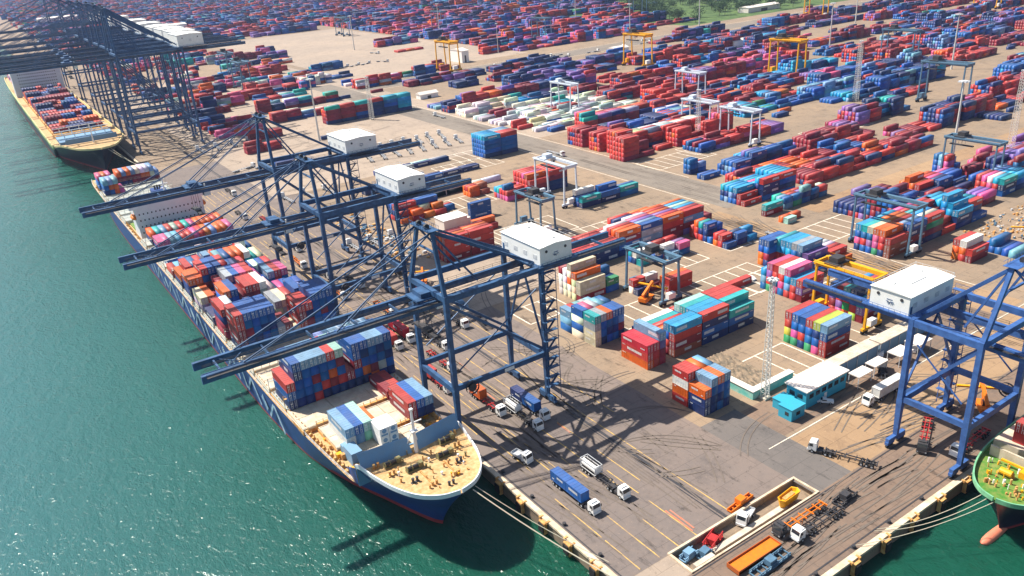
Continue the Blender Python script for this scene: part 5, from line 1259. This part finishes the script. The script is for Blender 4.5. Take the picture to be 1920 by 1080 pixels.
# scattered lashing gear on the parts ground (uncountable small bits)
mb = MB(); q = random.Random(31)
for k in range(1000):
    x = q.uniform(318, 440); y = q.uniform(129, 160)
    if q.random() < .4: x = q.uniform(430, 470); y = q.uniform(128, 214)
    s = q.uniform(.2, .7); h_ = q.uniform(.2, .9); mb.box(x-s, y-s*.6, .0, x+s, y+s*.6, h_, q.choice((0, 1, 1, 2, 4)))
for k in range(160):
    x = q.uniform(134, 150); y = q.uniform(296, 390); s = q.uniform(.3, 1.2); mb.box(x-s, y-s*.6, .0, x+s, y+s*.6, q.uniform(.2, 1.2), q.choice((1, 1, 4, 2)))
o = mb.build('scattered_lashing_gear', [M['coping'], M['rust'], M['steel'], M['white'], M['rtgblue']]); tag(o, 'small cream, rusty and grey bits of lashing gear strewn over the yard', 'lashing gear', kind='stuff')
# ---------------------------------------------------------------- trees by the far road
def tree_proto(seed, H, Wd, label):
    q = random.Random(seed); t = thing('broadleaf_tree', label, 'tree', (0,0,0), 0, 'trees beyond the far road')
    mb = MB(); mb.cyl((0,0,0), (0,0,H*.45), .35, .22, 8)
    for k in range(5): a = q.uniform(0, 6.28); mb.cyl((0,0,H*.35), (math.cos(a)*Wd*.3, math.sin(a)*Wd*.3, H*.65), .16, .06, 6)
    mb.build('trunk', M['bark'], t)
    mb = MB(); lobes = [(q.gauss(0, Wd*.22), q.gauss(0, Wd*.22), H*q.uniform(.45, .85), Wd*q.uniform(.18, .32)) for _ in range(12)]
    for _ in range(520):
        lx, ly, lz, lr = q.choice(lobes); d = Vector((q.gauss(0,1), q.gauss(0,1), q.gauss(0,1))).normalized()*lr*q.uniform(.6, 1.1)
        p = Vector((lx, ly, lz))+d; u = Vector((q.gauss(0,1), q.gauss(0,1), q.gauss(0,.6))).normalized()*q.uniform(.4, .9); v = u.cross(Vector((q.gauss(0,1), q.gauss(0,1), 1))).normalized()*q.uniform(.3, .7)
        mb.add([p-u, p-v, p+u, p+v], [(0,1,2,3)])
    mb.build('crown', M['leaf'], t); return t
q = random.Random(77); protos = [tree_proto(s, H, Wd, 'x') for s, H, Wd in ((1, 17, 16), (2, 13, 15), (3, 19, 17))]
tl = 'dark green broadleaf tree in the belt beyond the far road'
spots = []
while len(spots) < 240:
    x = q.uniform(840, 1350); y = q.uniform(812, 1250)
    if x < 800+(y-815)*.6: continue
    if 800 < y < 845 and q.random() < .6: continue
    spots.append((x, y))
for k, (x, y) in enumerate(spots):
    if k < 3: protos[k].location = (x, y, 0); protos[k]['label'] = tl; continue
    dup(protos[k % 3], (x, y, 0), q.uniform(0, 6.28), tl)
# yard hustlers on far roads
hp = semi('white-cabbed truck with grey trailer on the far road', 560, 745, 175, 'steel', group='vehicles on the far roads')
for (x, y, d, l) in ((700, 747, 175, 'tiny truck on the far road near the slim mast'), (297, 640, -90, 'truck rolling down the wide road by the maroon row'), (294, 395, -90, 'truck on the wide road by the red cubes'), (303, 560, 90, 'truck driving away on the wide road'),
                     (480, 740, 178, 'truck crossing near the yellow gantry crane on the far road'), (640, 222, 5, 'truck in the aisle on the right side'), (272, 205, -90, 'truck on the pale roadway beside the red row'), (420, 900, -60, 'truck parked on the pale paving'), (450, 985, -75, 'second truck parked on the pale paving')):
    dup(hp, (x, y, .02), R(d), l)
q = random.Random(19); k_ = 0
for (xa, ya, n, dx, deg, tl_) in ((205, 478, 8, 9.5, 75, 'truck in the nearer line parked on the pale paving above the machinery houses'), (214, 500, 7, 9.5, 75, 'truck in the farther line parked on the pale paving above the machinery houses'), (132, 430, 3, 12, 90, 'truck waiting landward of the crane rail past the farthest crane'), (128, 600, 4, 12, 90, 'truck waiting between the legs of the distant cranes'), (136, 520, 3, 14, 20, 'truck parked by the quay below the distant cranes'), (330, 905, 6, 14, 30, 'truck in the line on the open paving beyond the far road'), (128, 330, 3, 10, 90, 'truck parked landward of the farthest crane legs'), (560, 728.5, 5, 40, 0, 'truck queueing on the far road behind the maroon rows')):
    for i in range(n):
        k_ += 1
        dup(hp, (xa+i*dx, ya+q.uniform(-2, 2), .02), R(deg+q.uniform(-4, 4)), tl_, 'trucks parked in lines on the far paving')
# ---------------------------------------------------------------- haze (air)
hz = MB(); hz.box(-1500, -300, -6, 6500, 9500, 150).build('haze', None) if False else None
me = MB().box(-2500, -600, -5.5, 7000, 9500, 160).mesh('haze', [])
m = bpy.data.materials.new('haze_air'); m.use_nodes = True; n = m.node_tree.nodes; n.remove(n['Principled BSDF'])
pv = n.new('ShaderNodeVolumePrincipled'); pv.inputs['Color'].default_value = (.55, .68, 1, 1); pv.inputs['Density'].default_value = .000055; pv.inputs['Anisotropy'].default_value = .2
m.node_tree.links.new(pv.outputs[0], n['Material Output'].inputs['Volume']); me.materials.append(m)
o = bpy.data.objects.new('haze', me); C.objects.link(o); tag(o, kind='stuff')
# ---- realise the containers: the 300 that show largest one by one, the rest as one mass
def cbox_mesh(name, L, marks, door=True):
    ln = 12.19 if L == 40 else 6.06; a = ln/2; w_ = 1.28; h = 2.74
    mb = MB()
    mb.box(-a+.10, -w_+.045, .12, a-.10, w_-.045, h-.06)                    # recessed panels
    for sx in (-1, 1):
        for sy in (-1, 1):
            mb.box(min(sx*a, sx*(a-.18)), min(sy*w_, sy*(w_-.18)), 0, max(sx*a, sx*(a-.18)), max(sy*w_, sy*(w_-.18)), h)
    for sy in (-1, 1):
        y0, y1 = sorted((sy*w_, sy*(w_-.12)))
        mb.box(-a+.18, y0, .02, a-.18, y1, .20); mb.box(-a+.18, y0, h-.14, a-.18, y1, h-.01)
        n = int(ln/1.0)                                                       # shallow pressed ribs on the long sides
        for k in range(1, n):
            x = -a+.2+k*(ln-.4)/n; yy0, yy1 = sorted((sy*(w_-.047), sy*(w_-.012)))
            mb.box(x-.22, yy0, .22, x+.22, yy1, h-.16)
    for sx in (-1, 1):
        x0, x1 = sorted((sx*a, sx*(a-.12)))
        mb.box(x0, -w_+.18, .02, x1, w_-.18, .20); mb.box(x0, -w_+.18, h-.14, x1, w_-.18, h-.01)
    n = int(ln/1.2)
    for k in range(n):
        x = -a+.3+(k+.5)*(ln-.6)/n; mb.box(x-.3, -w_+.14, h-.062, x+.3, w_-.14, h-.022)
    for (cx, cz, lw, lh) in marks:
        for sy in (-1, 1):
            y0, y1 = sorted((sy*(w_-.011), sy*(w_+.004)))
            # a row of lettering strokes, each a separate raised patch
            k = -lw/2; q = random.Random(int(lw*100+cz*10+L))
            while k < lw/2:
                bw = q.uniform(.22, .42); mb.box(cx+k, y0, cz-lh/2, cx+min(k+bw, lw/2), y1, cz+lh/2, 1); k += bw+.12
    return mb.mesh(name, [M['box'], M['mark']])
def door_mesh():
    mb = MB(); w_ = 1.28; h = 2.74
    mb.box(-.03, -w_+.2, .22, .03, -.02, h-.16); mb.box(-.03, .02, .22, .03, w_-.2, h-.16)
    for y in (-.78, -.36, .36, .78): mb.box(-.085, y-.035, .1, -.03, y+.035, h-.08, 1)
    for y in (-.57, .57): mb.box(-.09, y-.2, 1.05, -.05, y+.2, 1.13, 1)
    mb.box(-.045, .25, 1.7, -.03, .95, 1.95, 1)
    return mb.mesh('door', [M['doorbar'], M['mark']])
random.seed(9)
CM = {40: [cbox_mesh('container_body', 40, [(4.9, 2.25, 1.6, .22)]), cbox_mesh('container_body', 40, [(0, 1.6, 6.6, .85), (5.0, 2.3, 1.4, .2)]), cbox_mesh('container_body', 40, [(3.2, 1.8, 4.0, .7), (-3.8, 1.0, 1.8, .35)]), cbox_mesh('container_body', 40, [(-3.0, 1.4, 4.6, 1.1), (4.8, 2.3, 1.6, .2)]), cbox_mesh('container_body', 40, [(0, 1.5, 3.0, .95), (4.9, 2.2, 1.5, .3)])],
      20: [cbox_mesh('container_body', 20, [(2.0, 2.3, 1.0, .2)]), cbox_mesh('container_body', 20, [(0, 1.6, 3.4, .7)]), cbox_mesh('container_body', 20, [(.9, 1.8, 2.4, .55), (-1.9, .8, .8, .25)])]}
DM = door_mesh()
def corners(c):
    ln = (12.19 if c['L'] == 40 else 6.06)/2; cs, sn = math.cos(c['rz']), math.sin(c['rz']); out = []
    for z in (c['z'], c['z']+2.62):
        for a, b in ((-ln,-1.22),(ln,-1.22),(ln,1.22),(-ln,1.22)): out.append(Vector((c['x']+a*cs-b*sn, c['y']+a*sn+b*cs, z)))
    return out
bv, bf = [], []
for c in CONT:
    o = len(bv); cr = corners(c); bv += cr
    bf += [(o+4,o+5,o+6,o+7),(o,o+1,o+5,o+4),(o+1,o+2,o+6,o+5),(o+2,o+3,o+7,o+6),(o+3,o,o+4,o+7)]
tree_ = BVHTree.FromPolygons(bv, bf)
CAMP = Vector((0,0,CAM_H))
def vis_area(i, c):
    cr = corners(c); ctr = sum(cr, Vector())/8
    px, py, d = pix(*ctr)
    if d < 1 or px < -40 or px > 1960 or py < -40 or py > 1120: return 0
    tot = 0
    for q in ((4,5,6,7),(0,1,5,4),(1,2,6,5),(2,3,7,6),(3,0,4,7)):
        P = [cr[k] for k in q]; n_ = (P[1]-P[0]).cross(P[3]-P[0]); fc = sum(P, Vector())/4
        if n_.dot(CAMP-fc) <= 0: continue
        s = [pix(*p) for p in P]
        ar = abs(sum(s[k][0]*s[(k+1)%4][1]-s[(k+1)%4][0]*s[k][1] for k in range(4)))/2
        hit = 0; N = 0
        for u in (.15, .5, .85):
            for v in (.25, .75):
                p = P[0]+(P[1]-P[0])*u+(P[3]-P[0])*v; N += 1
                if not (0 <= pix(*p)[0] <= 1920 and 0 <= pix(*p)[1] <= 1080): continue
                dr = (p-CAMP); L_ = dr.length; dr.normalize()
                h_ = tree_.ray_cast(CAMP, dr, L_-.12)
                if h_[0] is None: hit += 1
        tot += ar*hit/N
    return tot
for i, c in enumerate(CONT): c['va'] = vis_area(i, c)
order = sorted(range(len(CONT)), key=lambda i: -CONT[i]['va'])
NIND = 300
chosen = set(order[:NIND])
ORD = ['first', 'second', 'third', 'fourth', 'fifth', 'sixth', 'seventh', 'eighth', 'ninth', 'tenth', 'eleventh', 'twelfth', 'thirteenth']
def clabel(c):
    l = clabel_(c)
    return l if len(l.split()) <= 16 or c.get('label') else l.replace(' the ', ' ').replace(' row nearest', ' row, near').replace(' from water', '')
def clabel_(c):
    if c.get('label'): return c['label']
    tier = 'lone' if c['nt'] == 1 else 'top' if c['t'] == c['nt']-1 else 'bottom' if c['t'] == 0 else ORD[c['t']]+'-tier'
    col = CN[c['c']]
    ship = c['g'].startswith('containers stacked on the blue')
    if ship: return f"{tier} {col} container, {ORD[c['bay']]} stack from water, {c['s'].replace('the ', 'in ', 1)}"
    if c['o'] == 'Y': loc = (f"{ORD[c['bay']]} column" if c['nbay'] > 1 else '')+((' nearer end' if c['row'] == 0 else ' middle' if (c['row'] == 1 and c['nrow'] == 3) else ' far end') if c['nrow'] > 1 else '')
    else:
        rw = 'front' if c['row'] == 0 else 'back' if c['row'] == c['nrow']-1 else ORD[c['row']]
        bw = 'nearest' if c['bay'] == 0 else 'far' if c['bay'] == c['nbay']-1 else ORD[c['bay']]
        loc = (f"{rw} row" if c['nrow'] > 1 else '')+(f" {bw} bay" if c['nbay'] > 1 else '')
    loc = loc.strip()
    return f"{tier} {col} container, {loc+', ' if loc else ''}{c['s'].replace('the ', 'in the ', 1)}"
rm = random.Random(2)
for i in sorted(chosen):
    c = CONT[i]
    k = rm.choice(range(len(CM[c['L']])))
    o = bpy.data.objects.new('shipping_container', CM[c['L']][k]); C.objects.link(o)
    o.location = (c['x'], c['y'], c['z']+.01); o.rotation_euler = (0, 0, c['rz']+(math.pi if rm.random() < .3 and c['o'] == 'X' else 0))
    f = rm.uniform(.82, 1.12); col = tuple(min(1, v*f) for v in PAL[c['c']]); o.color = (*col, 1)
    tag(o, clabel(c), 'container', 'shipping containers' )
    ln = 12.19 if c['L'] == 40 else 6.06
    d = bpy.data.objects.new('door', DM); C.objects.link(d); d.parent = o; d.location = (-ln/2+.07, 0, 0); d.color = o.color
# the mass
def keyp(c): return (round(c['x'], 1), round(c['y'], 1), round(c['z'], 1))
boxes = []
for i, c in enumerate(CONT):
    if i in chosen: continue
    ln = (12.19 if c['L'] == 40 else 6.06)/2
    a, b = (ln, 1.22) if abs(math.cos(c['rz'])) > .5 else (1.22, ln)
    if c['o'] == 'L': continue
    boxes.append((c['x']-a, c['y']-b, c['z']+.01, c['x']+a, c['y']+b, c['z']+2.74, c['c']))
boxes += MASSB
rc = random.Random(8)
def mass(name, boxes, label):
    n = len(boxes); B = np.array([b[:6] for b in boxes])
    cols = np.array([[v*rc.uniform(.75, 1.15) for v in PAL[b[6]]]+[1] for b in boxes]); cols = np.clip(cols, 0, 1)
    V = np.zeros((n, 8, 3)); 
    idx = [(0,1,2),(3,1,2),(3,4,2),(0,4,2),(0,1,5),(3,1,5),(3,4,5),(0,4,5)]
    for k, (a, b, c_) in enumerate(idx): V[:, k, 0] = B[:, a]; V[:, k, 1] = B[:, b]; V[:, k, 2] = B[:, c_]
    F = np.array([(4,5,6,7),(0,1,5,4),(1,2,6,5),(2,3,7,6),(3,0,4,7)])
    FF = (F[None]+np.arange(n)[:, None, None]*8).reshape(-1)
    me = bpy.data.meshes.new(name); me.vertices.add(n*8); me.vertices.foreach_set('co', V.reshape(-1))
    me.loops.add(n*20); me.loops.foreach_set('vertex_index', FF.astype(np.int32))
    me.polygons.add(n*5); me.polygons.foreach_set('loop_start', (np.arange(n*5)*4).astype(np.int32)); me.polygons.foreach_set('loop_total', np.full(n*5, 4, np.int32))
    ca = me.color_attributes.new('Col', 'FLOAT_COLOR', 'CORNER'); ca.data.foreach_set('color', np.repeat(cols, 20, axis=0).reshape(-1))
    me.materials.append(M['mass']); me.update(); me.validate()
    o = bpy.data.objects.new(name, me); C.objects.link(o); return tag(o, label, 'containers', kind='stuff')
mass('container_mass', boxes, 'thousands of red, blue and maroon containers filling the yards to the horizon')
print('containers', len(CONT), 'mass', len(boxes), 'smallest individual area', CONT[order[NIND-1]]['va'])
import collections
lab = collections.Counter(clabel(CONT[i]) for i in chosen)
print('DUP LABELS', [l for l, n in lab.items() if n > 1][:10], 'LONG', [l for l in lab if len(l.split()) > 16][:60])
